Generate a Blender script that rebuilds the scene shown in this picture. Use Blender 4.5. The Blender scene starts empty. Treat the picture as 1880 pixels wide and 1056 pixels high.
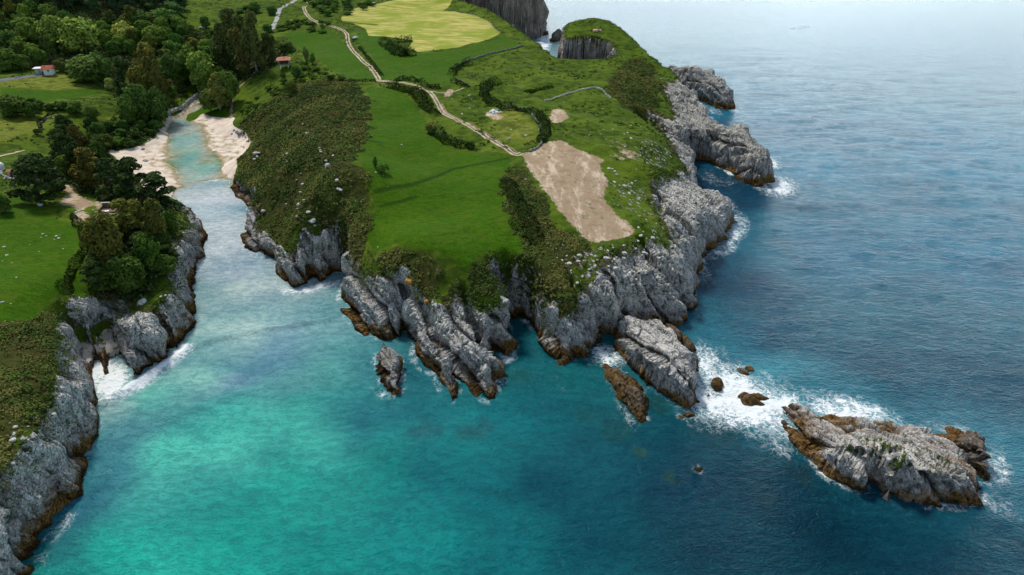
import bpy, math, random, time
import numpy as np
from mathutils import Vector
from mathutils.bvhtree import BVHTree
T0 = time.time()
random.seed(7); RNG = np.random.default_rng(11)
scene = bpy.context.scene
COL = scene.collection
CAMH, PITCH, FPX = 95.0, math.radians(30), 1254.0
sP, cP = math.sin(PITCH), math.cos(PITCH)

def W(u, v, z=0.0):
    """where the sight line of photo point (u, v) meets the level z"""
    a, b = (u - 940) / FPX, (528 - v) / FPX
    d = np.array([a, cP + b * sP, -sP + b * cP])
    t = (z - CAMH) / d[2]
    return float(d[0] * t), float(d[1] * t)
def depth_of(x, y, z):
    return y * cP + (CAMH - z) * sP

# ------------------------------------------------------------------ noise
def _h(ix, iy, iz, s):
    n = (ix.astype(np.int64) * 374761393 + iy.astype(np.int64) * 668265263 + iz.astype(np.int64) * 2147483647 % 4294967291 + s * 974634777) & 0xffffffff
    n = ((n ^ (n >> 13)) * 1274126177) & 0xffffffff
    n = ((n ^ (n >> 16)) * 2246822519) & 0xffffffff
    return ((n ^ (n >> 15)) & 0xffffff) / float(0xffffff)
def vnoise(x, y, z=None, s=0):
    if z is None:
        x0 = np.floor(x); y0 = np.floor(y); fx = x - x0; fy = y - y0
        fx = fx * fx * fx * (fx * (fx * 6 - 15) + 10); fy = fy * fy * fy * (fy * (fy * 6 - 15) + 10)
        zz = np.zeros_like(x0)
        a = _h(x0, y0, zz, s); b = _h(x0 + 1, y0, zz, s); c = _h(x0, y0 + 1, zz, s); d = _h(x0 + 1, y0 + 1, zz, s)
        return (a + (b - a) * fx) * (1 - fy) + (c + (d - c) * fx) * fy
    x0 = np.floor(x); y0 = np.floor(y); z0 = np.floor(z); fx = x - x0; fy = y - y0; fz = z - z0
    fx = fx * fx * (3 - 2 * fx); fy = fy * fy * (3 - 2 * fy); fz = fz * fz * (3 - 2 * fz)
    r = []
    for k in (0, 1):
        a = _h(x0, y0, z0 + k, s); b = _h(x0 + 1, y0, z0 + k, s); c = _h(x0, y0 + 1, z0 + k, s); d = _h(x0 + 1, y0 + 1, z0 + k, s)
        r.append((a + (b - a) * fx) * (1 - fy) + (c + (d - c) * fx) * fy)
    return r[0] + (r[1] - r[0]) * fz
def fbm(x, y, z=None, o=4, s=0, gain=0.5):
    t = 0.0; a = 1.0; n = 0.0
    for i in range(o):
        f = 2.0 ** i
        t = t + a * vnoise(x * f + 17.3 * i, y * f - 9.1 * i, None if z is None else z * f + 5.7 * i, s + i)
        n += a; a *= gain
    return t / n * 2 - 1
def worley(x, y, z, s=0):
    x0 = np.floor(x); y0 = np.floor(y); z0 = np.floor(z)
    f1 = np.full(x.shape, 9.0); f2 = np.full(x.shape, 9.0); cid = np.zeros(x.shape)
    for i in (-1, 0, 1):
        for j in (-1, 0, 1):
            for k in (-1, 0, 1):
                cx = x0 + i; cy = y0 + j; cz = z0 + k
                px = cx + 0.1 + 0.8 * _h(cx, cy, cz, s); py = cy + 0.1 + 0.8 * _h(cx, cy, cz, s + 1); pz = cz + 0.1 + 0.8 * _h(cx, cy, cz, s + 2)
                d = (px - x) ** 2 + (py - y) ** 2 + (pz - z) ** 2
                m = d < f1
                f2 = np.where(m, f1, np.minimum(f2, d)); cid = np.where(m, _h(cx, cy, cz, s + 3), cid); f1 = np.where(m, d, f1)
    return np.sqrt(f1), np.sqrt(f2), cid

# ------------------------------------------------------------------ rasters in plan
class Raster:
    def __init__(s, x0, y0, x1, y1, res):
        s.x0, s.y0, s.res = x0, y0, res
        s.nx = int((x1 - x0) / res) + 1; s.ny = int((y1 - y0) / res) + 1
        s.xs = x0 + np.arange(s.nx) * res; s.ys = y0 + np.arange(s.ny) * res
        s.X, s.Y = np.meshgrid(s.xs, s.ys)
    def fill(s, poly):
        m = np.zeros((s.ny, s.nx), bool); P = np.array(poly, float); Q = np.roll(P, -1, 0)
        lo = max(0, int((P[:, 1].min() - s.y0) / s.res)); hi = min(s.ny, int((P[:, 1].max() - s.y0) / s.res) + 2)
        for j in range(lo, hi):
            y = s.ys[j] + 1e-6
            k = (P[:, 1] > y) != (Q[:, 1] > y)
            if not k.any(): continue
            xc = np.sort(P[k, 0] + (y - P[k, 1]) / (Q[k, 1] - P[k, 1]) * (Q[k, 0] - P[k, 0]))
            for a, b in zip(xc[0::2], xc[1::2]):
                i0 = max(0, int(math.ceil((a - s.x0) / s.res))); i1 = min(s.nx, int((b - s.x0) / s.res) + 1)
                if i1 > i0: m[j, i0:i1] = True
        return m
    def dist(s, pts, band, closed=True, vals=None):
        D = np.full((s.ny, s.nx), float(band)); V = np.zeros((s.ny, s.nx)) if vals is not None else None
        n = len(pts)
        for i in range(n if closed else n - 1):
            (ax, ay), (bx, by) = pts[i][:2], pts[(i + 1) % n][:2]
            i0 = max(0, int((min(ax, bx) - band - s.x0) / s.res)); i1 = min(s.nx, int((max(ax, bx) + band - s.x0) / s.res) + 2)
            j0 = max(0, int((min(ay, by) - band - s.y0) / s.res)); j1 = min(s.ny, int((max(ay, by) + band - s.y0) / s.res) + 2)
            if i1 <= i0 or j1 <= j0: continue
            X = s.X[j0:j1, i0:i1]; Y = s.Y[j0:j1, i0:i1]
            dx, dy = bx - ax, by - ay; L = dx * dx + dy * dy + 1e-9
            t = np.clip(((X - ax) * dx + (Y - ay) * dy) / L, 0, 1)
            d = np.hypot(X - ax - t * dx, Y - ay - t * dy)
            sub = D[j0:j1, i0:i1]; m = d < sub
            sub[m] = d[m]
            if V is not None:
                vv = vals[i] + t * (vals[(i + 1) % n] - vals[i]); V[j0:j1, i0:i1][m] = vv[m]
        return (D, V) if V is not None else D
    def samp(s, A, x, y):
        fx = np.clip((x - s.x0) / s.res, 0, s.nx - 1.001); fy = np.clip((y - s.y0) / s.res, 0, s.ny - 1.001)
        i = fx.astype(int); j = fy.astype(int); fx = fx - i; fy = fy - j
        return (A[j, i] * (1 - fx) + A[j, i + 1] * fx) * (1 - fy) + (A[j + 1, i] * (1 - fx) + A[j + 1, i + 1] * fx) * fy
def blur(A, r, it=2):
    A = A.astype(float)
    for _ in range(it):
        for ax in (0, 1):
            P = np.pad(A, [(r + 1, r) if k == ax else (0, 0) for k in (0, 1)], mode='edge')
            C = np.cumsum(P, axis=ax); n = A.shape[ax]
            A = (np.take(C, np.arange(2 * r + 1, 2 * r + 1 + n), ax) - np.take(C, np.arange(0, n), ax)) / (2 * r + 1)
    return A
def sstep(a, b, x):
    t = np.clip((x - a) / (b - a), 0, 1); return t * t * (3 - 2 * t)
def mq(pts, X, Y, c=6.0):
    P = np.array(pts, float); n = len(P)
    D = np.sqrt((P[:, None, 0] - P[None, :, 0]) ** 2 + (P[:, None, 1] - P[None, :, 1]) ** 2 + c * c)
    mean = P[:, 2].mean(); w = np.linalg.solve(D + np.eye(n) * -0.3, P[:, 2] - mean)
    out = np.full(X.shape, mean)
    for k in range(n): out += w[k] * np.sqrt((X - P[k, 0]) ** 2 + (Y - P[k, 1]) ** 2 + c * c)
    return out

# ------------------------------------------------------------------ the shore: (u, v, level it was read at, width of the cliff) or ('w', x, y, width)
SHORE = [('w',-88,-30,6),('w',-84,40,6),('w',-80,60,6),
(57,1051,0,7),(81,1003,0,7),(99,967,0,7),(117,931,0,7),(144,907,0,6),(147,881,0,6),(156,854,0,6),(165,821,0,6),(180,800,0,6),(182,770,0,6),(183,748,0,6),(176,725,0,5),(164,690,0,4),(153,670,0,3),
(168,664,0,2),(186,660,0,2),(205,655,0,2),(219,652,0,2),(228,678,0,3),(238,672,0,3),(240,692,0,4),(258,690,0,4),(271,674,0,5),(304,659,0,5),(307,636,0,5),(330,636,0,5),(343,615,0,5),(358,598,0,5),(366,580,0,5),(367,546,0,5),(358,528,0,5),(361,495,0,5),
(358,488,0,4),(377,468,0,4),(376,447,0,4),(376,429,0,4),(366,424,0,4),(368,414,0,3),(358,409,0,4),(360,394,0,4),(348,386,0,4),(332,381,0,4),(325,376,0,3),(314,366,0,3),(322,352,0,5),
(335,345,0,8),(358,337,0,8),(384,332,0,8),(409,328,0,8),(426,331,0,4),
(424,341,0,3),(439,359,0,3),(463,383,0,3),(467,407,0,3),(447,420,0,3),(445,442,0,3),(449,457,0,3),(466,466,0,3),(489,472,0,3),(505,480,0,3),(503,506,0,3),(519,517,0,3),(539,528,0,3),(570,519,0,3),(575,506,0,2.5),(587,519,0,2.5),(600,508,0,2.5),(618,500,0,2),(636,500,0,2),(645,514,0,2.5),
(626,534,0,3),(624,545,0,3),(628,577,0,3.5),(655,608,0,4),(706,628,0,4),(737,621,0,3),(742,604,0,2.5),(745,583,3,2),(747,618,0,2.5),(761,632,0,3),(761,659,0,4),(771,679,0,4),(791,686,0,4),(802,707,0,4),(812,731,0,3.5),(829,741,0,3),(843,734,0,3),(846,706,0,2.5),(834,678,2,2),(850,704,0,2.5),(873,727,0,3),(897,742,0,3),(911,737,0,3),(912,713,0,3),(905,690,2,1.8),(914,694,1,1.8),(924,703,0,2.2),(926,688,0,2.5),(905,655,3,2),(899,640,5,1.8),(908,645,0,2),(928,664,0,3),(941,658,0,3),(948,638,0,3),(940,606,0,2.5),(927,580,1,2),(919,550,7,2),(912,517,12,2),
(927,525,12,2),(950,566,3,2),(968,594,0,2.5),(988,617,0,2.5),(999,643,0,3.5),(1024,661,0,3.5),(1035,670,0,3),(1056,661,0,3),(1078,657,0,3),(1092,634,0,3),(1100,612,1,2),(1103,598,3,2),(1118,596,3,2),(1128,610,1,2),(1150,607,0,3),(1190,603,0,4),(1218,600,0,3),(1245,602,0,3),(1258,589,0,3),(1267,578,0,3),(1276,557,0,3),(1279,521,2,4),(1290,480,3,4),(1294,465,2,4),
(1314,450,0,4),(1331,437,0,4),(1347,410,0,4),(1345,387,2,4),(1325,366,5,4),(1297,360,6,4),(1279,354,2,3),(1272,330,0,3),(1268,305,0,3),(1262,294,0,3),
(1298,297,0,3),(1331,311,0,4),(1363,337,0,4),(1392,345,0,4),(1421,330,0,4),(1415,312,2,4),(1395,285,6,5),(1381,250,9,5),(1363,236,10,5),(1331,231,10,5),(1311,229,6,4),(1287,210,4,4),(1262,178,8,5),(1254,155,10,5),(1240,143,11,5),(1204,125,12,5),
('w',74,402,5),('w',72,412,5),('w',67,425,5),('w',60,436,5),('w',48,442,5),('w',35,440,5),('w',28,430,4),('w',26,415,4),('w',28,405,3),('w',36,403,3),('w',46,401,3),('w',53,397,4),('w',54,384,4),('w',48,375,4),('w',35,371,4),('w',27,376,4),('w',21,396,4),('w',15,421,4),
(960,72,16,4),(940,60,16,4),(905,42,16,4),(880,34,16,4),(850,22,16,4),('w',-38,572,4),('w',-30,568,4),('w',-5,552,4),('w',11,538,5),('w',22,545,5),('w',26,560,6),('w',24,600,6),('w',20,700,6),('w',20,960,6),
('w',-800,960,6),('w',-800,-30,6)]
def resolve(lst):
    out = []
    for e in lst:
        if e[0] == 'w': out.append((e[1], e[2], e[3]))
        else: x, y = W(e[0], e[1], e[2]); out.append((x, y, e[3]))
    return out
SHORE = [(e[0], e[1], e[2], e[3] * 1.8) if e[0] != 'w' and 620 < e[0] < 1292 and e[1] > 500 and e[3] > 2.2 and not (905 < e[0] < 992 and e[1] < 640) else e for e in SHORE]
SH = resolve(SHORE)
HP = [(100,760,13),(20,870,13),(-60,1000,13),(60,700,15),(0,620,16),(110,640,14),(135,590,11),(200,570,8),(170,580,8.5),(235,580,9),(290,565,10),(320,520,10),(330,470,10),(345,440,9),(345,405,7),(325,385,5),(250,480,13),(200,430,14),(80,450,15),(0,400,16),(100,540,15),(150,380,13),(250,370,10),(295,362,5),
(300,330,.8),(240,290,1.2),(200,268,2),(280,262,1.2),(297,225,1.5),(400,235,.8),(440,285,.8),(450,250,1.5),(400,212,1.5),(430,215,2.5),(400,310,.4),(345,325,.4),(360,190,.5),(378,180,.6),(350,200,.6),(320,350,.6),(420,325,.5),
(290,215,3.5),(330,180,4),(250,250,4),(200,252,4),(330,140,8),(270,200,7),(220,180,10),(150,200,12),(60,190,13),(60,240,12),(0,280,13),(100,290,12),(180,320,9),(70,350,14),(215,335,6),(240,315,3),
(80,140,14),(0,130,15),(180,130,12),(100,90,18),(0,60,22),(0,0,34),(150,0,34),(260,0,32),(260,60,20),(330,70,17),(330,10,26),(420,20,24),(400,90,12),(380,140,7),(400,180,4),(425,185,5),(440,150,8),(470,130,13),(523,120,18),(480,80,16),(505,40,21),(550,10,25),(620,20,25),(560,60,21),
(620,100,21),(640,140,21.5),(720,130,21),(800,110,21),(880,80,21),(750,50,22),(700,10,24),(820,10,22),(900,50,21),(940,70,20),(980,92,19),(900,130,20),(1000,110,19.5),(1100,118,20),(1100,150,20),(1160,130,19),(1190,130,16),(1210,170,17),(1150,180,19),(1050,180,20),(940,180,20),(860,180,20.5),(780,190,21),(700,160,21.5),(700,220,20.5),(760,300,19.5),(850,300,20),(820,400,18.5),(720,400,18.5),(900,440,18.5),(950,400,20),(960,330,20.5),(1000,300,20.5),(1060,330,20),(1100,400,18.5),(1130,440,17),(1180,300,19.5),(1200,250,19),(1150,230,20),(1180,400,17),(1240,290,16),
(640,180,23),(600,200,25),(580,260,26),(600,320,25.5),(640,350,22.5),(600,400,20),(560,380,19),(520,300,17),(530,220,18),(480,200,12),(450,230,5),(470,270,8),(446,300,6),(450,340,6),(490,390,7),(500,340,14),(530,420,9),(590,430,12),(640,440,16),(670,400,18.5),(600,455,9),(640,490,8),(480,430,5),(470,440,4),(540,480,7),(515,470,6),
(700,490,15),(690,540,9),(660,560,5),(700,600,4),(735,590,6),(760,560,9),(780,500,16),(850,520,15),(800,560,11),(860,560,11),(900,560,11),(850,620,8),(900,640,7),(790,640,5),(840,700,4.5),(900,715,3.5),(920,640,5),(935,630,4),(930,600,7),(880,600,9.5),(950,540,12),(990,580,10),(1000,620,6),(1050,620,6),(1085,620,5),(1050,560,12),(1000,500,16),(1060,470,17),(1110,500,15),(1150,560,10),(1180,590,6),(1100,560,9),(1200,500,12),(1250,560,6),(1230,470,14),(1280,480,8),(1270,440,12),(1310,400,12),(1330,410,8),(1280,370,13),(1220,360,15),(1250,330,14),(1275,320,11),
(1240,230,14),(1270,250,12),(1300,270,12),(1340,240,13),(1370,280,11),(1390,330,5),(1330,300,8),(1290,215,10)]
HPW = [(W(u, v, z)[0], W(u, v, z)[1], z) for u, v, z in HP] + [(45,425,30),(55,420,28),(35,420,27),(60,408,24),(48,408,26),(-29,580,42),(18,565,40),(-60,640,40),(15,650,40),(-44,560,24),(-110,660,30),(-200,700,34),(-400,700,45),(-600,600,45),(-600,300,25),(-150,60,18),(-200,150,18),(-100,-20,14)]

G = Raster(-640, 20, 150, 780, 0.5)
D, WV = G.dist(SH, 30.0, True, [p[2] for p in SH])
INS = G.fill([(p[0], p[1]) for p in SH])
SD = np.where(INS, D, -D)
WV = np.where(D < 29.9, WV, 4.0)
cx = np.linspace(G.xs[0], G.xs[-1], 265); cy = np.linspace(G.ys[0], G.ys[-1], 254)
CX, CY = np.meshgrid(cx, cy); TC = mq(HPW, CX, CY)
fi = (G.X - cx[0]) / (cx[1] - cx[0]); fj = (G.Y - cy[0]) / (cy[1] - cy[0])
i = np.clip(fi.astype(int), 0, 263); j = np.clip(fj.astype(int), 0, 252); fi -= i; fj -= j
TT = (TC[j, i] * (1 - fi) + TC[j, i + 1] * fi) * (1 - fj) + (TC[j + 1, i] * (1 - fi) + TC[j + 1, i + 1] * fi) * fj
TT = np.maximum(TT, 0.35)
nz1 = fbm(G.X / 7, G.Y / 7, o=4, s=3); nz2 = fbm(G.X / 2.2, G.Y / 2.2, o=3, s=9)
beachy = sstep(2.6, 1.4, TT)
sdw = SD + (nz1 * 1.6 + nz2 * 0.5) * (1 - beachy) * sstep(0, 3, np.abs(SD) + 1.2)
t = np.clip(sdw / WV, 0, 1)
prof = 1 - (1 - t) ** 2.4
H = np.where(sdw > 0, TT * prof, np.maximum(sdw * 1.1, -4.0))
# undulation of the land
H += np.where(SD > 3, fbm(G.X / 26, G.Y / 26, o=3, s=21) * 0.7 * sstep(3, 12, SD) * (1 - beachy), 0)
def polyW(pts, z=None):
    return [W(u, v, 0.0 if z is None else z) for u, v in pts]
def carve(pts, z, width, deep, target=None):
    """a cleft in the rock along a line read at level z"""
    global H
    P = [W(p[0], p[1], (p[2] if len(p) > 2 else z)) for p in pts]
    d = G.dist(P, width * 4, False)
    d = d + nz2 * width * 0.5
    k = np.exp(-(np.maximum(d, 0) / width) ** 2) * (d < width * 3.9)
    H = np.where(H > 0.3, np.maximum(H - deep * k, np.minimum(H, 0.2)), H)
carve([(738,534,10),(741,570,7),(744,600,3)], 7, 1.0, 7)
carve([(849,546,11),(872,594,9),(899,642,5)], 9, 0.8, 4)
carve([(795,600,8),(815,640,6),(834,676,3)], 6, 0.7, 3)
carve([(870,590,9),(885,630,7),(912,690,3)], 6, 0.6, 2.5)
carve([(1179,442,16),(1200,480,13),(1230,515,9),(1260,552,4)], 10, 1.0, 6)
carve([(1110,499,15),(1150,545,11),(1192,597,3)], 8, 0.7, 3)
carve([(1048,515,14),(1062,560,11),(1090,600,4)], 9, 0.9, 3.5)
carve([(1205,350,15),(1215,380,15),(1240,410,13),(1290,460,8)], 12, 1.2, 4)
carve([(1180,205,17),(1215,240,14),(1240,275,10),(1270,290,3)], 12, 3.0, 6)
carve([(1290,245,12),(1312,270,10),(1318,300,5)], 8, 1.5, 4)
carve([(560,455,8),(568,490,4),(572,512,1)], 5, 1.0, 4)
carve([(625,460,9),(632,490,3)], 5, 1.6, 6)
carve([(780,560,10),(795,600,8)], 9, 0.6, 2)
carve([(133,580,14),(142,610,8),(150,640,2)], 6, 1.6, 7)
carve([(60,880,9),(110,830,7),(150,800,2)], 6, 0.7, 3)
carve([(0,960,7),(40,945,6),(90,960,2)], 6, 0.8, 3)
carve([(922,535,8),(931,560,3),(945,590,0)], 7, 1.5, 14)
# lagoon, pocket beaches
def press(pts, zread, level, r=2):
    global H
    m = np.clip(blur(G.fill(polyW(pts, zread)), r, 2) * (1 + nz1 * .9), 0, 1)
    H = H * (1 - m) + level * m
LAGOON = [(378,184),(368,179),(352,195),(340,205),(315,222),(311,245),(309,262),(311,276),(307,296),(320,319),(335,342),(399,329),(409,307),(403,293),(394,281),(384,268),(376,255),(368,230),(358,226),(340,221),(343,213),(368,199)]
press(LAGOON, 0, -0.45, 3)
COVE = [[(146,634),(165,633),(170,660),(160,668),(152,670)], [(172,650),(180,625),(192,612),(218,610),(219,640),(205,650),(188,652)]]
for c in COVE: press(c, 1.5, 1.6, 1)
print('height', round(time.time() - T0, 1))

def onland(pts, zmax=60.0):
    """lay photo points down on the land: march each sight line until it is under the ground"""
    U = np.array([p[0] for p in pts], float); V = np.array([p[1] for p in pts], float)
    a = (U - 940) / FPX; b = (528 - V) / FPX
    dx, dy, dz = a, cP + b * sP, -sP + b * cP
    t = (zmax - CAMH) / dz; tend = (0.0 - CAMH) / dz; step = 0.6
    done = np.zeros(len(t), bool)
    for _ in range(1500):
        x, y, z = dx * t, dy * t, CAMH + dz * t
        h = np.maximum(G.samp(H, x, y), 0.0)
        done |= (z <= h) | (t >= tend)
        if done.all(): break
        t = np.where(done, t, t + step)
    t = np.minimum(t, tend)
    return [(float(dx[i] * t[i]), float(dy[i] * t[i]), float(max(0, G.samp(H, dx[i] * t[i], dy[i] * t[i])))) for i in range(len(t))]
# ------------------------------------------------------------------ what covers the land (outlines laid on the ground, then rasterised in plan)
def cover(*polys, soft=2):
    m = np.zeros((G.ny, G.nx), bool)
    for p in polys: m |= G.fill([(q[0], q[1]) for q in onland(p)])
    return blur(m, soft, 2)
def lineK(pts, w, soft=0.4):
    P = onland(pts); d = G.dist([(p[0], p[1]) for p in P], w * 3 + 2, False)
    return sstep(w * (1 + soft), w * (1 - soft), d)
ROCK = cover(
 [(-100,1000),(0,880),(30,845),(60,800),(100,765),(112,700),(120,640),(120,590),(132,548),(180,545),(225,548),(245,575),(275,585),(300,562),(318,535),(322,515),(306,500),(300,490),(325,482),(333,470),(312,455),(315,440),(345,445),(338,425),(350,410),(338,392),(322,378),(380,370),(400,470),(380,640),(200,760),(160,900),(60,1056),(-60,1200)],
 [(418,330),(445,350),(470,380),(476,400),(466,415),(500,432),(512,440),(520,462),(540,470),(545,440),(570,437),(590,432),(615,440),(622,455),(620,470),(640,480),(662,492),(655,505),(690,517),(735,524),(745,515),(760,522),(775,547),(785,567),(810,562),(830,552),(850,550),(870,567),(900,572),(925,562),(920,530),(914,508),(925,515),(945,532),(955,562),(975,580),(1000,580),(1020,587),(1040,592),(1050,580),(1058,560),(1062,545),(1090,520),(1100,490),(1120,470),(1150,462),(1190,455),(1180,440),(1215,450),(1240,462),(1228,445),(1232,430),(1215,402),(1195,372),(1203,352),(1190,333),(1240,322),(1262,310),(1245,295),(1228,262),(1205,228),(1183,207),(1205,205),(1235,232),(1238,210),(1222,175),(1213,155),(1240,148),(1262,160),(1320,210),(1440,240),(1460,360),(1300,620),(1100,700),(800,780),(600,700),(480,560),(420,420)])
ROCK = np.maximum(ROCK, sstep(1.8, .5, SD) * (1 - beachy))
SL = np.hypot(*np.gradient(blur(H, 1, 1), 0.5))
ROCK = np.maximum(ROCK, sstep(1.6, 2.3, SL) * sstep(5, 2.5, SD) * (1 - beachy))
SPECK = cover([(1000,440),(1050,430),(1110,450),(1190,440),(1210,460),(1150,500),(1110,520),(1060,545),(1040,500)], [(1120,330),(1190,330),(1200,420),(1170,400),(1130,380)], [(0,800),(30,790),(100,740),(60,820),(0,860)], [(1170,250),(1260,300),(1200,330),(1150,290)], [(1190,400),(1240,430),(1230,460),(1190,440)], soft=5)
SPECK = np.maximum(SPECK, blur(ROCK > 0.5, 5, 2) * 0.9)
SCRUB = cover(
 [(560,150),(650,150),(682,190),(672,250),(650,290),(676,350),(690,400),(672,450),(660,500),(600,440),(520,450),(470,400),(432,330),(440,300),(470,262),(440,225),(500,190),(540,150)],
 [(672,440),(690,468),(760,457),(820,470),(850,505),(930,505),(962,485),(975,470),(955,430),(935,390),(918,350),(935,320),(962,300),(985,335),(1020,395),(1050,435),(1095,455),(1100,485),(1055,515),(1050,600),(1000,592),(940,540),(912,512),(925,570),(780,575),(700,520),(640,490)],
 [(-100,600),(0,600),(60,592),(130,556),(160,560),(170,580),(125,600),(122,640),(104,745),(50,810),(0,860),(-60,960)],
 [(1110,165),(1150,110),(1190,105),(1215,160),(1205,200),(1185,215),(1150,205)], soft=6)
SCRUB = sstep(.25, .75, SCRUB + fbm(G.X / 6, G.Y / 6, o=4, s=88) * .55) * (SCRUB > .02)
LUSH = cover(
 [(672,160),(740,165),(775,215),(830,275),(930,288),(945,320),(920,350),(938,400),(965,470),(930,500),(860,500),(820,468),(760,455),(690,465),(675,440),(692,390),(672,330),(652,288),(672,250),(682,190)],
 [(660,55),(716,70),(760,100),(850,90),(925,63),(960,86),(870,112),(835,130),(835,158),(760,150),(700,145),(680,100),(655,75)],
 [(0,370),(40,360),(100,400),(140,420),(155,450),(125,500),(110,540),(60,588),(0,595),(-60,600)], [(0,160),(100,166),(170,165),(180,175),(60,190),(0,175)], [(520,62),(600,52),(640,85),(690,148),(640,145),(560,95)],
 [(160,440),(185,470),(165,540),(130,555)], soft=1)
MOWN = cover(
 [(626,33),(654,15),(690,8),(767,-15),(831,-10),(822,14),(813,20),(869,28),(895,38),(918,61),(895,74),(844,87),(767,95),(749,90),(759,74),(716,68),(677,66),(672,54),(649,43),(629,40)], soft=1)
PALE = cover([(-40,150),(60,140),(130,134),(125,146),(172,163),(100,166),(0,160),(-40,160)], [(-40,222),(60,210),(112,208),(78,235),(60,250),(0,262),(-40,266)], [(900,185),(950,200),(985,235),(985,262),(950,270),(900,245)], [(180,215),(230,215),(235,232),(185,232)], soft=2)
DIRT = cover(
 [(957,273),(967,282),(1009,260),(1031,260),(1060,276),(1108,292),(1102,305),(1118,334),(1108,363),(1134,398),(1160,414),(1163,434),(1112,446),(1083,446),(1060,427),(1028,392),(993,340),(970,311)],
 [(1015,200),(1035,200),(1045,218),(1020,228),(1008,220)], [(781,466),(793,462),(806,466),(793,474)], [(788,490),(803,484),(818,490),(803,499)],
 [(97,343),(128,339),(143,358),(175,373),(151,387),(173,401),(170,425),(160,432),(155,413),(135,404),(143,383),(109,375),(126,353)], [(176,372),(212,374),(215,395),(180,395)],
 [(826,160),(834,166),(826,178),(816,180),(817,170)], [(895,203),(925,215),(915,222),(892,212)], [(698,372),(710,376),(702,380)], [(690,455),(700,450),(712,455)], soft=2)
FAINT = cover([(1130,270),(1180,280),(1190,300),(1110,300)], [(1110,250),(1150,262),(1170,300),(1130,300)], [(1060,195),(1080,205),(1110,230),(1085,225)], [(930,235),(960,255),(930,255)], soft=6)
SAND = np.maximum(cover([(378,184),(352,193),(340,203),(318,215),(297,218),(293,235),(285,255),(262,268),(222,283),(194,266),(203,283),(225,300),(240,330),(300,368),(325,374),(335,350),(426,336),(440,292),(468,263),(450,242),(430,215),(415,217),(380,214),(372,206),(340,222)], soft=2),
                  sstep(2.2, 1.5, H) * sstep(0.8, 1.0, beachy) * (np.abs(SD) < 40))
for c in COVE: SAND = np.maximum(SAND, blur(G.fill(polyW(c, 1.5)), 1, 1))
NOROCK = cover([(900,430),(1040,430),(1052,572),(1008,576),(985,560),(965,530),(945,503),(925,490),(905,490)], [(470,370),(665,370),(662,434),(620,428),(600,424),(560,426),(520,444),(500,428)], soft=2)
ROCK = ROCK * (1 - NOROCK); SCRUB = np.maximum(SCRUB, NOROCK * .8 * (LUSH < .4))
BANK = cover([(341,224),(345,206),(366,196),(385,188),(416,204),(418,217),(385,214),(372,208),(358,221)], soft=1)
SAND = SAND * (1 - BANK); LUSH = np.maximum(LUSH, BANK * .8)
ROCK = ROCK * (1 - SAND)
DARKG = np.maximum.reduce([lineK([(690,354),(760,340),(830,312),(930,292)], 0.9), lineK([(700,379),(735,370),(765,363)], 0.6), lineK([(672,258),(700,262)], 0.7), lineK([(630,40),(690,46)], 1.6)])
FARM = cover([(-60,-60),(330,-40),(330,50),(440,60),(520,80),(540,150),(470,200),(430,200),(360,180),(290,215),(180,250),(200,290),(330,370),(345,440),(300,560),(180,560),(160,430),(90,350),(30,300),(60,270),(180,250),(120,200),(-60,200),(-60,170),(180,165),(130,120),(-60,150)], soft=3)
WOOD = cover([(-60,-20),(330,-20),(335,40),(430,88),(520,75),(530,100),(490,135),(440,150),(420,200),(372,178),(350,150),(300,215),(240,215),(215,170),(150,148),(100,118),(-60,138)], [(180,235),(240,222),(292,214),(292,248),(262,264),(222,280),(180,262)], [(120,250),(200,262),(195,290),(240,320),(320,368),(330,420),(320,500),(265,550),(180,550),(165,500),(215,400),(170,355),(90,352),(50,330),(95,300)], soft=3)
H0 = H.copy()
# small relief for each cover
scr = SCRUB * (1 - ROCK)
H += scr * (fbm(G.X / 2.4, G.Y / 2.4, o=2, s=31) * 0.45) + LUSH * fbm(G.X / 1.6, G.Y / 1.6, o=2, s=5) * 0.13
H += (1 - np.clip(LUSH + ROCK + SAND + DIRT + MOWN + scr, 0, 1)) * sstep(3, 8, SD) * (fbm(G.X / 5, G.Y / 5, o=3, s=41) * 0.6 + fbm(G.X / 15, G.Y / 15, o=2, s=43) * 1.0 * (G.X > -30)) * (1 - beachy)
H -= DIRT * 0.05
print('cover', round(time.time() - T0, 1))

# ------------------------------------------------------------------ mesh building
def mesh_from(name, V, F, mats, attrs=None, smooth=True, midx=None):
    V = np.asarray(V, np.float32); F = np.asarray(F, np.int32); k = F.shape[1]
    me = bpy.data.meshes.new(name)
    me.vertices.add(len(V)); me.vertices.foreach_set('co', V.ravel())
    me.loops.add(F.size); me.loops.foreach_set('vertex_index', F.ravel())
    me.polygons.add(len(F)); me.polygons.foreach_set('loop_start', np.arange(0, F.size, k, dtype=np.int32))
    me.polygons.foreach_set('loop_total', np.full(len(F), k, np.int32))
    me.polygons.foreach_set('use_smooth', smooth if isinstance(smooth, np.ndarray) else np.full(len(F), smooth, bool))
    for m in (mats if isinstance(mats, (list, tuple)) else [mats]): me.materials.append(m)
    if midx is not None: me.polygons.foreach_set('material_index', np.asarray(midx, np.int32))
    if attrs:
        for an, A in attrs.items():
            if A.ndim == 2:
                at = me.attributes.new(an, 'FLOAT_COLOR', 'POINT'); B = np.ones((len(V), 4), np.float32); B[:, :A.shape[1]] = A; at.data.foreach_set('color', B.ravel())
            else:
                at = me.attributes.new(an, 'FLOAT', 'POINT'); at.data.foreach_set('value', A.astype(np.float32))
    me.update(); me.validate(verbose=False)
    return me
def link(name, me, parent=None, loc=None):
    o = bpy.data.objects.new(name, me); COL.objects.link(o)
    if parent is not None: o.parent = parent
    if loc is not None: o.location = loc
    return o
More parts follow.
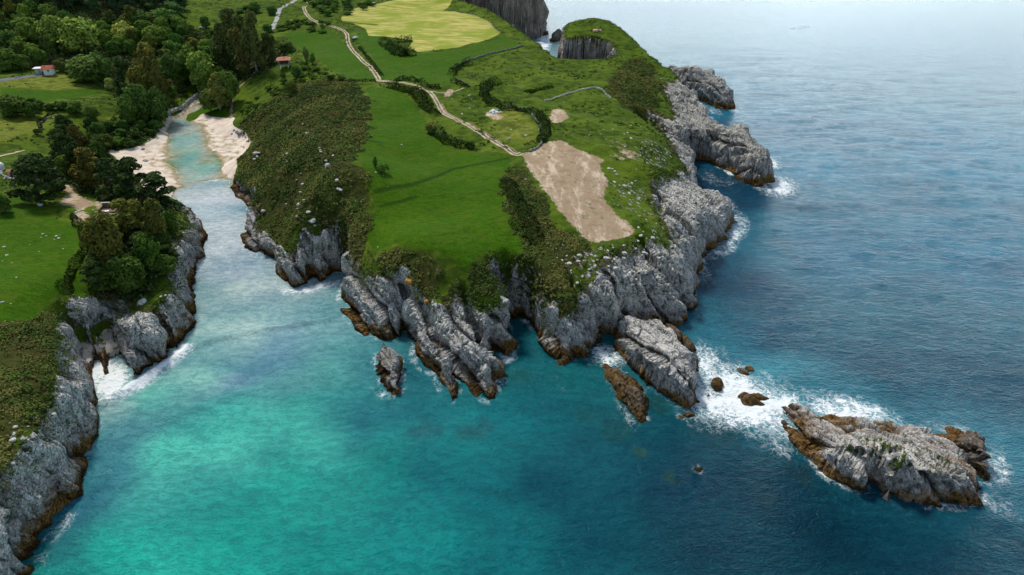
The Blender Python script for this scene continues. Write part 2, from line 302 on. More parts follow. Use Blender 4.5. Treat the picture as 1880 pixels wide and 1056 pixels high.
def empty(name, loc, rz=0.0, sc=1.0):
    o = bpy.data.objects.new(name, None); COL.objects.link(o); o.location = loc; o.rotation_euler = (0, 0, rz)
    o.scale = (sc, sc, sc) if not isinstance(sc, tuple) else sc; o.empty_display_size = 0.5
    return o
def tag(o, label=None, cat=None, group=None, kind=None):
    if label: o['label'] = label
    if cat: o['category'] = cat
    if group: o['group'] = group
    if kind: o['kind'] = kind
    return o
def grid_faces(nx, ny):
    a = np.arange(nx * ny).reshape(ny, nx)
    return np.stack([a[:-1, :-1], a[:-1, 1:], a[1:, 1:], a[1:, :-1]], -1).reshape(-1, 4)
def relax(X, Y, hf, it, k=0.6):
    for _ in range(it):
        Z = hf(X, Y)
        P = np.stack([X, Y, Z], -1)
        num = np.zeros_like(X[1:-1, 1:-1]); nx = num.copy(); ny = num.copy()
        C = P[1:-1, 1:-1]
        for Q in (P[:-2, 1:-1], P[2:, 1:-1], P[1:-1, :-2], P[1:-1, 2:]):
            w = np.sqrt(((Q - C) ** 2).sum(-1)); num += w; nx += w * Q[..., 0]; ny += w * Q[..., 1]
        X[1:-1, 1:-1] += k * (nx / num - X[1:-1, 1:-1]); Y[1:-1, 1:-1] += k * (ny / num - Y[1:-1, 1:-1])
    return X, Y, hf(X, Y)
def grid_normals(P):
    a = P[1:-1, 2:] - P[1:-1, :-2]; b = P[2:, 1:-1] - P[:-2, 1:-1]
    n = np.cross(a, b); n /= np.linalg.norm(n, axis=-1, keepdims=True) + 1e-9
    N = np.zeros_like(P); N[..., 2] = 1; N[1:-1, 1:-1] = n
    return N
SX, SY = 0.55, -0.835          # the way the rock beds run
def rockdisp(P, amp=1.0, fine=True, sx=SX, sy=SY):
    """push of the rock face along its normal: tilted beds, long joints running with them, blocks; second value: how deep in a joint"""
    x, y, z = P[:, 0], P[:, 1], P[:, 2]
    al = x * sx + y * sy; ac = -x * sy + y * sx
    wv = fbm(x / 14, y / 14, z / 14, 2, 71) * 3.2
    big = fbm(x / 5.5, y / 5.5, z / 5.5, 2, 44)
    q0 = (ac * 0.95 + z * 0.5 + wv * 1.3) / 7.2
    f = q0 - np.floor(q0); bed0 = np.minimum(f / 0.85, (1 - f) / 0.15); j0 = sstep(.10, .0, np.minimum(f, 1 - f)) 
    off = _h(np.floor(q0), np.floor(al / 9 + 40), np.zeros_like(al), 3) - .5
    q = (ac * 0.95 + z * 0.45 + wv + al * .06) / 2.3
    f = q - np.floor(q); bed = np.minimum(f / 0.8, (1 - f) / 0.2); j1 = sstep(.09, 0, np.minimum(f, 1 - f)) * sstep(-.3, .2, fbm(al / 6, ac / 2, z / 3, 2, 14))
    f1, f2, cid = worley(al / 6.5 + big * .3, ac / 2.4, z / 3.2 + big * .3, 5)
    j2 = sstep(0.10, 0.0, f2 - f1)
    d = (bed0 - 0.65) * 1.9 + off * .8 - j0 * 1.2 + (bed - 0.5) * 0.55 - j1 * .5 + (cid - 0.5) * 0.9 - j2 * 0.6 + big * .9 + fbm(al / 3.5, ac / .9, z / 1.4, 3, 55) * 0.42
    if fine:
        f1, f2, cid = worley(al / 1.7, ac / 0.7, z / 0.8, 15)
        d += (cid - 0.5) * 0.24 - sstep(0.16, 0.0, f2 - f1) * 0.16
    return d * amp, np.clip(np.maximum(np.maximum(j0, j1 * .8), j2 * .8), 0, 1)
# ------------------------------------------------------------------ node helpers and materials
class NT:
    def __init__(s, name):
        s.m = bpy.data.materials.new(name); s.m.use_nodes = True; s.t = s.m.node_tree
        s.b = s.t.nodes['Principled BSDF']; s.out = s.t.nodes['Material Output']
    def n(s, typ, ins=None, **kw):
        nd = s.t.nodes.new(typ)
        for k, v in kw.items(): setattr(nd, k, v)
        for k, v in (ins or {}).items(): s.put(nd.inputs[k], v)
        return nd
    def put(s, sock, v):
        if isinstance(v, bpy.types.NodeSocket): s.t.links.new(v, sock)
        elif isinstance(v, tuple) and len(v) == 3 and sock.type == 'RGBA': sock.default_value = (*v, 1)
        else: sock.default_value = v
    def geo(s): return s.n('ShaderNodeNewGeometry').outputs
    def attr(s, name, out='Fac'): return s.n('ShaderNodeAttribute', attribute_name=name).outputs[out]
    def math(s, op, a, b=0.0, c=0.0, clamp=False):
        nd = s.n('ShaderNodeMath', operation=op, use_clamp=clamp); s.put(nd.inputs[0], a); s.put(nd.inputs[1], b)
        if op in ('MULTIPLY_ADD',): s.put(nd.inputs[2], c)
        return nd.outputs[0]
    def ramp(s, v, a, b):
        nd = s.n('ShaderNodeMapRange', interpolation_type='SMOOTHSTEP'); s.put(nd.inputs[0], v); nd.inputs[1].default_value = a; nd.inputs[2].default_value = b
        return nd.outputs[0]
    def maprange(s, v, a, b, c, d):
        nd = s.n('ShaderNodeMapRange'); s.put(nd.inputs[0], v)
        for i, q in enumerate((a, b, c, d)): nd.inputs[i + 1].default_value = q
        return nd.outputs[0]
    def mix(s, f, a, b, blend='MIX'):
        nd = s.n('ShaderNodeMix', data_type='RGBA', blend_type=blend)
        s.put(nd.inputs[0], f); s.put(nd.inputs[6], a); s.put(nd.inputs[7], b); return nd.outputs[2]
    def vmap(s, vec, scale=(1, 1, 1), rot=(0, 0, 0)):
        nd = s.n('ShaderNodeMapping'); s.put(nd.inputs[0], vec); nd.inputs[2].default_value = rot; nd.inputs[3].default_value = scale; return nd.outputs[0]
    def noise(s, vec, scale, detail=3.0, rough=0.5, out=0, dist=0.0):
        nd = s.n('ShaderNodeTexNoise'); s.put(nd.inputs['Vector'], vec); nd.inputs['Scale'].default_value = scale
        nd.inputs['Detail'].default_value = detail; nd.inputs['Roughness'].default_value = rough; nd.inputs['Distortion'].default_value = dist
        return nd.outputs[out]
    def vor(s, vec, scale, feature='F1', out=0, rnd=1.0):
        nd = s.n('ShaderNodeTexVoronoi', feature=feature); s.put(nd.inputs['Vector'], vec); nd.inputs['Scale'].default_value = scale
        nd.inputs['Randomness'].default_value = rnd; return nd.outputs[out]
    def bump(s, h, dist, strength=1.0, normal=None):
        nd = s.n('ShaderNodeBump'); s.put(nd.inputs['Height'], h); nd.inputs['Distance'].default_value = dist; nd.inputs['Strength'].default_value = strength
        if normal is not None: s.put(nd.inputs['Normal'], normal)
        return nd.outputs[0]
    def fin(s, col, rough=0.8, spec=0.3, normal=None):
        s.put(s.b.inputs['Base Color'], col); s.put(s.b.inputs['Roughness'], rough); s.b.inputs['Specular IOR Level'].default_value = spec
        if normal is not None: s.put(s.b.inputs['Normal'], normal)
        return s.m

def rock_colour(N, pos, grey=(0.70, 0.67, 0.61), dark=(0.28, 0.265, 0.24)):
    """limestone: pale weathered grey, dark in its joints, ochre and then black where the sea reaches"""
    z = N.n('ShaderNodeSeparateXYZ', {0: pos}).outputs[2]
    wob = N.n('ShaderNodeVectorMath', {0: N.noise(pos, 0.35, 3, 0.6, out=1), 1: (1.5, 1.5, 1.5)}, operation='MULTIPLY').outputs[0]
    pw = N.n('ShaderNodeVectorMath', {0: pos, 1: wob}, operation='ADD').outputs[0]
    rot = N.vmap(pw, (1, 1, 1), (0, 0, math.radians(57)))
    n1 = N.noise(N.vmap(rot, (0.22, 1.0, 0.8)), 0.8, 6, 0.68); n2 = N.noise(pos, 0.13, 3, 0.55); n3 = N.noise(N.vmap(rot, (0.4, 1.0, 0.8)), 3.6, 4, 0.7); n4 = N.noise(N.vmap(rot, (0.13, 1.3, 1.0)), 2.1, 4, 0.7)
    n5 = N.noise(pos, 1.5, 5, 0.7)
    c = N.mix(N.ramp(n1, 0.33, 0.56), dark, grey)
    c = N.mix(N.math('MULTIPLY', N.ramp(n2, 0.48, 0.70), 0.5), c, (0.25, 0.225, 0.21))
    c = N.mix(N.math('MULTIPLY', N.ramp(n5, 0.50, 0.64), 0.8), c, (0.78, 0.77, 0.75))
    c = N.mix(N.math('MULTIPLY', N.ramp(n3, 0.52, 0.38), 0.6), c, (0.11, 0.108, 0.105))
    dst = N.ramp(N.n('ShaderNodeSeparateXYZ', {0: pos}).outputs[1], 205, 260)
    n6 = N.noise(N.vmap(rot, (0.55, 1.2, 1.0)), 3.0, 5, 0.75)
    zl = N.math('ADD', z, N.math('MULTIPLY', N.math('SUBTRACT', n2, 0.5), 9.0))
    c = N.mix(N.math('MULTIPLY', N.ramp(zl, 6.5, 2.5), 0.4), c, (0.19, 0.18, 0.17))
    c = N.mix(N.math('MULTIPLY', N.ramp(n6, 0.52, 0.60), N.math('MULTIPLY', N.maprange(zl, 2.0, 8.0, 0.25, 0.85), N.math('SUBTRACT', 1.0, N.math('MULTIPLY', dst, 0.65)))), c, (0.86, 0.85, 0.82))
    c = N.mix(N.math('MULTIPLY', dst, 0.22), c, (0.13, 0.115, 0.105))
    c = N.mix(N.math('MULTIPLY', N.ramp(n6, 0.45, 0.38), 0.6), c, (0.075, 0.073, 0.072))
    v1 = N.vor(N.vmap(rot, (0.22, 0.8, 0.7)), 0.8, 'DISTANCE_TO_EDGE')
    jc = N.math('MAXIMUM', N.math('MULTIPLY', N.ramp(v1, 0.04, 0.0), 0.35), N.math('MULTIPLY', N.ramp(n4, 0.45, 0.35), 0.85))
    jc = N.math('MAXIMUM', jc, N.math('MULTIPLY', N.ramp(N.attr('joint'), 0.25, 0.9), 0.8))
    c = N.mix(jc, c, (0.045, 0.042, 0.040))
    zz = N.math('ADD', z, N.math('MULTIPLY', N.math('SUBTRACT', N.noise(pos, 0.11, 5, 0.7), 0.5), 11.0))
    zz = N.math('ADD', zz, N.math('MULTIPLY', N.math('SUBTRACT', n1, 0.5), 3.0))
    och = N.mix(N.ramp(n3, 0.35, 0.65), (0.075, 0.038, 0.012), (0.30, 0.175, 0.055))
    och = N.mix(N.ramp(n4, 0.46, 0.36), och, (0.025, 0.016, 0.008))
    c = N.mix(N.ramp(zz, 3.3, 1.0), c, och)
    c = N.mix(N.math('MULTIPLY', N.ramp(N.math('ADD', z, N.math('MULTIPLY', N.math('SUBTRACT', n2, 0.5), 5.0)), 1.0, 0.15), 0.85), c, (0.022, 0.017, 0.011))
    h = N.math('ADD', N.math('MULTIPLY', n1, 0.75), N.math('MULTIPLY', n3, 0.30))
    h = N.math('ADD', h, N.math('ADD', N.math('MULTIPLY', n5, 0.35), N.math('MULTIPLY', n6, 0.30))); h = N.math('SUBTRACT', h, N.math('MULTIPLY', jc, 0.22))
    return c, h

def land_material():
    N = NT('land'); g = N.geo(); pos = g['Position']
    A = N.n('ShaderNodeSeparateColor', {0: N.attr('cover_a', 'Color')}).outputs; B = N.n('ShaderNodeSeparateColor', {0: N.attr('cover_b', 'Color')}).outputs; C = N.n('ShaderNodeSeparateColor', {0: N.attr('cover_c', 'Color')}).outputs
    rock, scrub, dirt = A[0], A[1], A[2]; sand, mown, lush = B[0], B[1], B[2]; pale, speck, darkg = C[0], C[1], C[2]
    n05 = N.noise(pos, 0.05, 3, 0.6); n3 = N.noise(pos, 0.3, 4, 0.6); n1 = N.noise(pos, 1.1, 4, 0.62); nf = N.noise(N.vmap(pos, (0.6, 1.6, 1)), 2.6, 3, 0.65)
    # rough pasture
    rough = N.mix(N.ramp(n3, 0.36, 0.64), (0.032, 0.062, 0.005), (0.075, 0.122, 0.009))
    rough = N.mix(N.ramp(n05, 0.45, 0.65), rough, (0.090, 0.138, 0.010))
    rough = N.mix(N.math('MULTIPLY', N.ramp(n1, 0.5, 0.72), 0.6), rough, (0.022, 0.040, 0.008))
    lushc = N.mix(N.ramp(nf, 0.36, 0.66), (0.024, 0.072, 0.002), (0.050, 0.128, 0.004))
    lushc = N.mix(N.ramp(n05, 0.42, 0.62), lushc, N.mix(N.ramp(nf, 0.4, 0.66), (0.036, 0.090, 0.002), (0.064, 0.140, 0.005)))
    lushc = N.mix(N.math('MULTIPLY', N.ramp(n3, 0.50, 0.72), 0.3), lushc, (0.022, 0.062, 0.003))
    lushc = N.mix(N.math('MULTIPLY', N.ramp(N.noise(N.vmap(pos, (0.35, 1.4, 1), (0, 0, -0.35)), 0.9, 5, 0.7), 0.46, 0.62), 0.4), lushc, (0.052, 0.128, 0.004))
    lushc = N.mix(N.math('MULTIPLY', N.ramp(N.noise(pos, 0.07, 5, 0.65), 0.48, 0.70), 0.5), lushc, (0.062, 0.110, 0.005))
    lushc = N.mix(N.math('MULTIPLY', N.ramp(N.noise(N.vmap(pos, (0.6, 1.5, 1), (0, 0, 0.2)), 0.85, 6, 0.78), 0.46, 0.60), 0.55), lushc, (0.018, 0.048, 0.002))
    lushc = N.mix(N.math('MULTIPLY', N.ramp(N.noise(pos, 0.22, 5, 0.7), 0.50, 0.66), 0.55), lushc, (0.072, 0.108, 0.009))
    c = N.mix(N.ramp(N.math('ADD', lush, N.math('MULTIPLY', N.math('SUBTRACT', n1, 0.5), 0.5)), 0.35, 0.65), rough, lushc)
    c = N.mix(N.math('MULTIPLY', pale, 0.8), c, N.mix(N.ramp(n3, 0.35, 0.65), (0.105, 0.145, 0.015), (0.20, 0.20, 0.035)))
    # mown hayfield
    mw = N.mix(N.ramp(N.noise(N.vmap(pos, (0.25, 1.0, 1), (0, 0, 0.25)), 0.30, 6, 0.72), 0.36, 0.66), (0.20, 0.25, 0.025), (0.52, 0.44, 0.15))
    mw = N.mix(N.ramp(N.noise(pos, 0.04, 4, .6), 0.46, 0.66), mw, (0.22, 0.27, 0.03))
    c = N.mix(N.ramp(mown, 0.3, 0.7), c, mw)
    c = N.mix(N.math('MULTIPLY', darkg, 0.75), c, (0.014, 0.036, 0.004))
    c = N.mix(N.math('MULTIPLY', N.ramp(N.noise(pos, 0.17, 6, 0.72), 0.53, 0.62), N.math('MULTIPLY', N.math('SUBTRACT', 1.0, N.math('MAXIMUM', lush, mown)), 0.6)), c, (0.024, 0.042, 0.006))
    c = N.mix(N.math('MULTIPLY', N.ramp(N.noise(pos, 0.10, 6, 0.7, dist=0.5), 0.56, 0.66), N.math('MULTIPLY', N.math('SUBTRACT', 1.0, N.math('MAXIMUM', lush, mown)), 0.55)), c, (0.125, 0.155, 0.028))
    # soil under scrub
    sc = N.mix(N.ramp(n1, 0.35, 0.65), (0.022, 0.030, 0.007), (0.055, 0.064, 0.013))
    sc = N.mix(N.ramp(n05, 0.48, 0.66), sc, (0.055, 0.045, 0.014))
    c = N.mix(N.ramp(N.math('ADD', scrub, N.math('MULTIPLY', N.math('SUBTRACT', n1, 0.5), 0.6)), 0.3, 0.7), c, sc)
    # bare ground
    dc = N.mix(N.ramp(n3, 0.3, 0.7), (0.27, 0.19, 0.12), (0.38, 0.285, 0.19))
    dc = N.mix(N.ramp(N.noise(N.vmap(pos, (1.0, 0.30, 1), (0, 0, 0.5)), 0.30, 8, 0.78), 0.47, 0.62), dc, (0.55, 0.44, 0.33))
    dc = N.mix(N.math('MULTIPLY', N.ramp(N.noise(pos, 0.30, 6, 0.75), 0.55, 0.63), 0.75), dc, (0.13, 0.13, 0.04))
    dm = N.ramp(N.math('ADD', dirt, N.math('MULTIPLY', N.math('SUBTRACT', N.noise(pos, 0.45, 7, 0.78), 0.5), 1.9)), 0.40, 0.62)
    c = N.mix(dm, c, dc)
    # sand
    sd = N.mix(N.ramp(n3, 0.35, 0.7), (0.58, 0.47, 0.37), (0.74, 0.65, 0.56))
    z = N.n('ShaderNodeSeparateXYZ', {0: pos}).outputs[2]
    sd = N.mix(N.ramp(N.math('ADD', z, N.math('MULTIPLY', N.math('SUBTRACT', n3, 0.5), 1.1)), 0.42, 0.1), sd, N.mix(N.ramp(N.noise(pos, 0.5, 4, .7), .45, .62), (0.36, 0.27, 0.17), (0.16, 0.18, 0.07)))
    sand = N.math('MULTIPLY', sand, N.ramp(z, 3.6, 2.8))
    sdm = N.ramp(N.math('ADD', sand, N.math('MULTIPLY', N.math('SUBTRACT', n1, 0.5), 0.35)), 0.4, 0.6)
    c = N.mix(sdm, c, sd)
    # rock breaking through
    rc, rh = rock_colour(N, pos)
    br = N.noise(N.vmap(N.vmap(pos, (1, 1, 1), (0, 0, math.radians(57))), (0.6, 1.2, 1)), 0.75, 5, 0.72)
    rk = N.math('ADD', rock, N.math('MULTIPLY', N.math('SUBTRACT', br, 0.5), 1.9))
    rk = N.ramp(rk, 0.40, 0.52)
    rs = N.math('MULTIPLY', N.ramp(N.math('ADD', br, N.math('MULTIPLY', speck, 0.11)), 0.66, 0.69), N.ramp(speck, 0.15, 0.5))
    rk = N.math('MAXIMUM', rk, rs)
    far = N.ramp(N.n('ShaderNodeSeparateXYZ', {0: pos}).outputs[1], 515, 530)
    vs = N.noise(N.vmap(pos, (0.5, 0.5, 0.2)), 0.6, 5, 0.7)
    rc = N.mix(N.math('MULTIPLY', far, 0.8), rc, N.mix(N.ramp(vs, 0.35, 0.62), (0.22, 0.16, 0.10), (0.58, 0.53, 0.47)))
    kn = N.math('MULTIPLY', N.ramp(N.n('ShaderNodeSeparateXYZ', {0: pos}).outputs[1], 385, 395), N.ramp(N.n('ShaderNodeSeparateXYZ', {0: pos}).outputs[0], 75, 60))
    rc = N.mix(N.math('MULTIPLY', N.math('MULTIPLY', kn, N.ramp(vs, 0.45, 0.6)), 0.6), rc, (0.28, 0.17, 0.09))
    # grass tufts lodged in the upper rock
    tuft = N.math('MULTIPLY', N.ramp(N.noise(pos, 1.3, 4, 0.7), 0.56, 0.60), N.math('MULTIPLY', N.ramp(z, 6.5, 9.0), N.ramp(speck, 0.5, 0.95)))
    rc = N.mix(N.math('MULTIPLY', tuft, 0.9), rc, (0.075, 0.10, 0.02))
    c = N.mix(rk, c, rc)
    hgrass = N.math('MULTIPLY', nf, 0.16)
    hh = N.n('ShaderNodeMix', data_type='FLOAT'); N.put(hh.inputs[0], rk); N.put(hh.inputs[2], hgrass); N.put(hh.inputs[3], rh)
    return N.fin(c, 0.95, 0.04, N.bump(hh.outputs[0], 1.0, 0.9))
def islet_material(name='islet_rock', brown=0.0, green=False, **kw):
    N = NT(name); pos = N.geo()['Position']; c, h = rock_colour(N, pos, **kw)
    z = N.n('ShaderNodeSeparateXYZ', {0: pos}).outputs[2]
    if brown: c = N.mix(brown, c, N.mix(N.ramp(N.noise(pos, 1.4, 4, 0.6), 0.35, 0.65), (0.05, 0.03, 0.012), (0.19, 0.115, 0.045)))
    if green:
        rot = N.vmap(N.vmap(pos, (1, 1, 1), (0, 0, math.radians(25))), (1.6, 0.5, 0.6))
        gm = N.math('MULTIPLY', N.ramp(N.noise(rot, 0.9, 4, 0.65), 0.49, 0.56), N.ramp(N.math('ADD', z, N.math('MULTIPLY', N.noise(pos, 0.2, 2), 3.0)), 6.2, 8.0))
        c = N.mix(gm, c, (0.055, 0.085, 0.012))
        c = N.mix(N.math('MULTIPLY', N.ramp(N.noise(pos, 0.35, 3), 0.5, 0.65), 0.35), c, (0.40, 0.30, 0.24))
    return N.fin(c, 0.9, 0.1, N.bump(h, 1.0, 0.9))

def leaf_material(name, ca, cb, warm, transl=0.25):
    """foliage: leaf colour wandering over the crown, tinted per plant"""
    N = NT(name); g = N.geo(); pos = g['Position']
    oi = N.n('ShaderNodeObjectInfo')
    n = N.noise(pos, 0.45, 3, 0.6); n2 = N.noise(pos, 2.2, 2, 0.6)
    c = N.mix(N.ramp(n, 0.34, 0.66), ca, cb)
    c = N.mix(N.math('MULTIPLY', N.ramp(n2, 0.52, 0.7), 0.6), c, warm)
    c = N.mix(1.0, c, oi.outputs['Color'], 'MULTIPLY')
    N.fin(c, 0.85, 0.03)
    return N.m
def plain(name, col, rough=0.7, var=0.25, scale=1.5, spec=0.3, metal=0.0):
    N = NT(name); tc = N.n('ShaderNodeTexCoord').outputs['Object']
    n = N.noise(tc, scale, 4, 0.6)
    c = N.mix(N.ramp(n, 0.3, 0.7), tuple(q * (1 - var) for q in col), tuple(min(1, q * (1 + var)) for q in col))
    N.b.inputs['Metallic'].default_value = metal
    return N.fin(c, rough, spec, N.bump(n, 0.03))

M_LAND = land_material(); M_ISLET = islet_material(); M_ISLETG = islet_material('islet_rock_grassy', 0, True); M_BROWN = islet_material('weed_brown_rock', 0.85)
M_DARKROCK = islet_material('dark_wet_rock', 0.35, grey=(.12, .115, .11), dark=(.04, .038, .036))

# ------------------------------------------------------------------ the land mesh
def spaced(a, b, f):
    o = [a]
    while o[-1] < b: o.append(o[-1] + f(o[-1]))
    return np.array(o)
gx = spaced(-560, 128, lambda x: 0.38 if x > -95 else min(1.5, 0.38 + (-95 - x) * 0.006))
gy = spaced(26, 745, lambda y: 0.36 if y < 150 else min(1.5, 0.36 + (y - 150) * 0.0028))
X, Y = np.meshgrid(gx, gy); ny_, nx_ = X.shape
hf = lambda x, y: G.samp(H, x, y)
X, Y, Z = relax(X, Y, hf, 14)
P = np.stack([X, Y, Z], -1); N_ = grid_normals(P)
rk = G.samp(ROCK, X, Y); sdv = G.samp(SD, X, Y)
m = ((rk > 0.12) & (Z > -3.5)).ravel()
Pf = P.reshape(-1, 3); Nf = N_.reshape(-1, 3)
dd, jj = rockdisp(Pf[m], 1.0)
farm_ = sstep(480, 520, Pf[m][:, 1]); dd = dd + farm_ * (fbm(Pf[m][:, 0] / 6, Pf[m][:, 1] / 6, Pf[m][:, 2] / 16, 4, 3) * 5 + fbm(Pf[m][:, 0] / 12, Pf[m][:, 1] / 12, Pf[m][:, 2] / 14, 3, 8) * 3)
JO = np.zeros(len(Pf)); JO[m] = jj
# lean the push sideways on steep faces, keep the flat top of the land where it is
Pf[m] += Nf[m] * (dd * np.clip(rk.ravel()[m] * 1.4, 0, 1) * np.clip((Z.ravel()[m] + 1.5) / 3.0, 0.25, 1))[:, None]
P = Pf.reshape(P.shape)
S = lambda A: G.samp(A, X, Y).ravel()
ca = np.stack([S(ROCK), np.maximum(S(SCRUB), S(WOOD) * .9), np.maximum(S(DIRT), S(FAINT) * 0.55)], -1); cb = np.stack([S(SAND), S(MOWN), S(LUSH)], -1); cc = np.stack([S(PALE), S(SPECK), S(DARKG)], -1)
F = grid_faces(nx_, ny_)
zf = Pf[:, 2][F]; F = F[zf.max(1) > -1.6]
used = np.unique(F); mp = np.full(len(Pf), -1, np.int64); mp[used] = np.arange(len(used))
LV = Pf[used]; LF = mp[F]
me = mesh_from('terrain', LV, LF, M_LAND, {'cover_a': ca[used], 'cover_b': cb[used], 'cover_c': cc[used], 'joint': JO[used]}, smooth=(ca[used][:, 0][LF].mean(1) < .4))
terrain = tag(link('terrain', me), kind='structure')
print('terrain', len(LV), round(time.time() - T0, 1))
def ground(x, y):
    return float(G.samp(H, np.float64(x), np.float64(y)))
# ------------------------------------------------------------------ rocks standing in the sea
SEA_RINGS = []
def islet(name, ring, tops, w, mat, label, cat='sea rock', res=0.3, amp=1.0, group=None, sub=3.0, wb=None):
    """ring: (u, v, level) round the foot; tops: (u, v, z) heights over it"""
    R = [W(*p) if len(p) == 3 else W(p[0], p[1], 0) for p in ring]; SEA_RINGS.append(R)
    a = np.array(R); x0, y0 = a.min(0) - 3.5; x1, y1 = a.max(0) + 3.5
    g = Raster(x0, y0, x1, y1, res)
    inside = g.fill(R); d = g.dist(R, 40); sd = np.where(inside, d, -d)
    T = mq([(*W(*p), p[2]) for p in tops] + [(q[0], q[1], 0.75 * min(tops, key=lambda t_: math.dist(W(*t_), q))[2]) for q in R[::3]], g.X, g.Y, 2.0)
    T = np.clip(T, 0.5, 99)
    sd = sd + (fbm(g.X / 4, g.Y / 4, o=3, s=4) * 0.9 + fbm(g.X / 1.3, g.Y / 1.3, o=2, s=6) * 0.35) * min(1, w / 2.5)
    h = np.where(sd > 0, T * (1 - (1 - np.clip(sd / w, 0, 1)) ** 2.2), np.maximum(sd * 1.3, -sub))
    gx_ = np.arange(x0, x1, res); gy_ = np.arange(y0, y1, res)
    X, Y = np.meshgrid(gx_, gy_)
    X, Y, Z = relax(X, Y, lambda q, r: g.samp(h, q, r), 14)
    P = np.stack([X, Y, Z], -1); N_ = grid_normals(P); Pf = P.reshape(-1, 3).copy(); Nf = N_.reshape(-1, 3)
    dd_, jj_ = rockdisp(Pf, amp)
    Pf += Nf * (dd_ * np.clip((Pf[:, 2] + 1.5) / 3, 0.2, 1))[:, None]
    F = grid_faces(X.shape[1], X.shape[0]); F = F[Pf[:, 2][F].max(1) > -1.2]
    used = np.unique(F); mp = np.full(len(Pf), -1, np.int64); mp[used] = np.arange(len(used)); V = Pf[used]
    c = V.mean(0); c[2] = 0
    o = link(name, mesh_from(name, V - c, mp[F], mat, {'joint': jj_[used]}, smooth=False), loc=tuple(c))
    return tag(o, label, cat, group)
islet('sea_stack', [(1125,616),(1146,608),(1190,606),(1225,625),(1256,655),(1270,680),(1281,715),(1281,738),(1265,750),(1240,745),(1204,721),(1179,699),(1153,670),(1132,645)],
      [(1150,625,8.5),(1200,640,9),(1240,680,8),(1262,715,5),(1180,655,8),(1160,640,8),(1250,735,3),(1222,690,7)], 2.6, M_ISLET, 'long slanting grey slab of rock off the headland tip, foam at its foot')
islet('low_reef', [(1107,668),(1132,679),(1150,686),(1164,692),(1178,712),(1189,735),(1190,760),(1186,776),(1171,780),(1158,768),(1146,755),(1132,735),(1120,712),(1108,690)],
      [(1120,685,1.6),(1145,705,2.6),(1165,725,3.0),(1160,755,1.8),(1178,765,1.6)], 2.2, M_BROWN, 'low brown reef ringed by foam beside the long grey slab', 'reef', amp=0.7)
islet('sea_rock', [(686,650),(700,640),(716,638),(726,655),(734,672),(736,700),(738,722),(728,730),(715,718),(703,708),(692,690),(687,672)],
      [(700,655,4),(712,675,5),(720,700,4),(728,718,2)], 1.8, M_ISLET, 'small upright grey rock standing alone in the bay left of the rocky fingers')
islet('rock_island', [(1431,746),(1461,741),(1484,759),(1523,766),(1579,779),(1625,781),(1668,800),(1720,818),(1771,840),(1788,874),(1809,899),(1807,926),(1780,928),(1745,933),(1717,930),(1690,928),(1651,925),(1628,918),(1612,908),(1600,893),(1590,905),(1580,909),(1553,894),(1515,876),(1490,848),(1465,828),(1452,800),(1438,770)],
      [(1445,752,1.2),(1475,775,2.5),(1500,800,5),(1530,820,8),(1560,835,8.5),(1600,830,9.5),(1650,840,10.5),(1700,850,11),(1750,870,9.5),(1790,905,5),(1740,905,7.5),(1680,895,8),(1640,885,7.5),(1570,870,7.5),(1530,850,7),(1500,835,5),(1560,790,2.8),(1620,795,4.0),(1680,815,4.5),(1740,838,5)], 3.0, M_ISLETG,
      'large grey rock island with green tufts, farthest out in the open sea', 'rock island', res=0.28)
islet('sea_rock', [(1702,792),(1730,797),(1740,786),(1771,786),(1790,798),(1801,815),(1808,851),(1819,884),(1807,889),(1794,878),(1775,858),(1752,838),(1725,815)],
      [(1715,796,.9),(1745,800,4),(1775,805,5.5),(1790,830,6),(1800,860,4)], 2.2, M_DARKROCK, 'dark blackish rock hugging the outer side of the large grey island')
islet('sea_islet', [(1204,128,6),(1228,124,6),(1258,120,9),(1282,122,9),(1296,134,8),(1311,138,7),(1322,162,3),(1344,182,1),(1353,198,0),(1335,204,0),(1320,200,0),(1290,188,0),(1262,180,0),(1240,170,0),(1215,150,0)],
      [(1228,128,11),(1262,125,14),(1285,130,13),(1300,150,9),(1310,142,12),(1325,175,6),(1340,190,3),(1270,150,12)], 4.0, M_ISLET, 'dark grey humped islet beyond the seaward shore of the headland', 'islet', res=0.5)
islet('sea_stack', [(1010,76,0),(1014,66,0),(1022,60,0),(1031,60,0),(1033,66,0),(1028,74,0),(1018,78,0)], [(1022,62,4),(1026,68,5)], 2.5, M_DARKROCK, 'small black stack in the gap between the far cliffs and the grassy knoll', res=0.5)
islet('far_rock', [(996,60,0),(1006,57,0),(1008,62,0),(998,66,0)], [(1002,61,2)], 1.6, M_DARKROCK, 'flat black rock beside the foot of the far ochre cliffs', res=0.5, amp=.6)
islet('far_rock', [(986,43,0),(998,39,0),(1005,43,0),(996,47,0)], [(996,43,2)], 2.0, M_DARKROCK, 'farthest flat dark rock, out in the pale sea past the ochre cliffs', res=0.6, amp=.6)
islet('rock_spur', [(171,648),(185,650),(196,645),(207,646),(206,660),(203,680),(205,693),(190,692),(186,682),(178,668)], [(185,655,3),(195,655,2.6),(193,675,2.2),(198,688,1.4)], 1.3, M_BROWN, 'brown tooth of rock between the two small sandy coves on the left', 'rock spur', amp=.6)
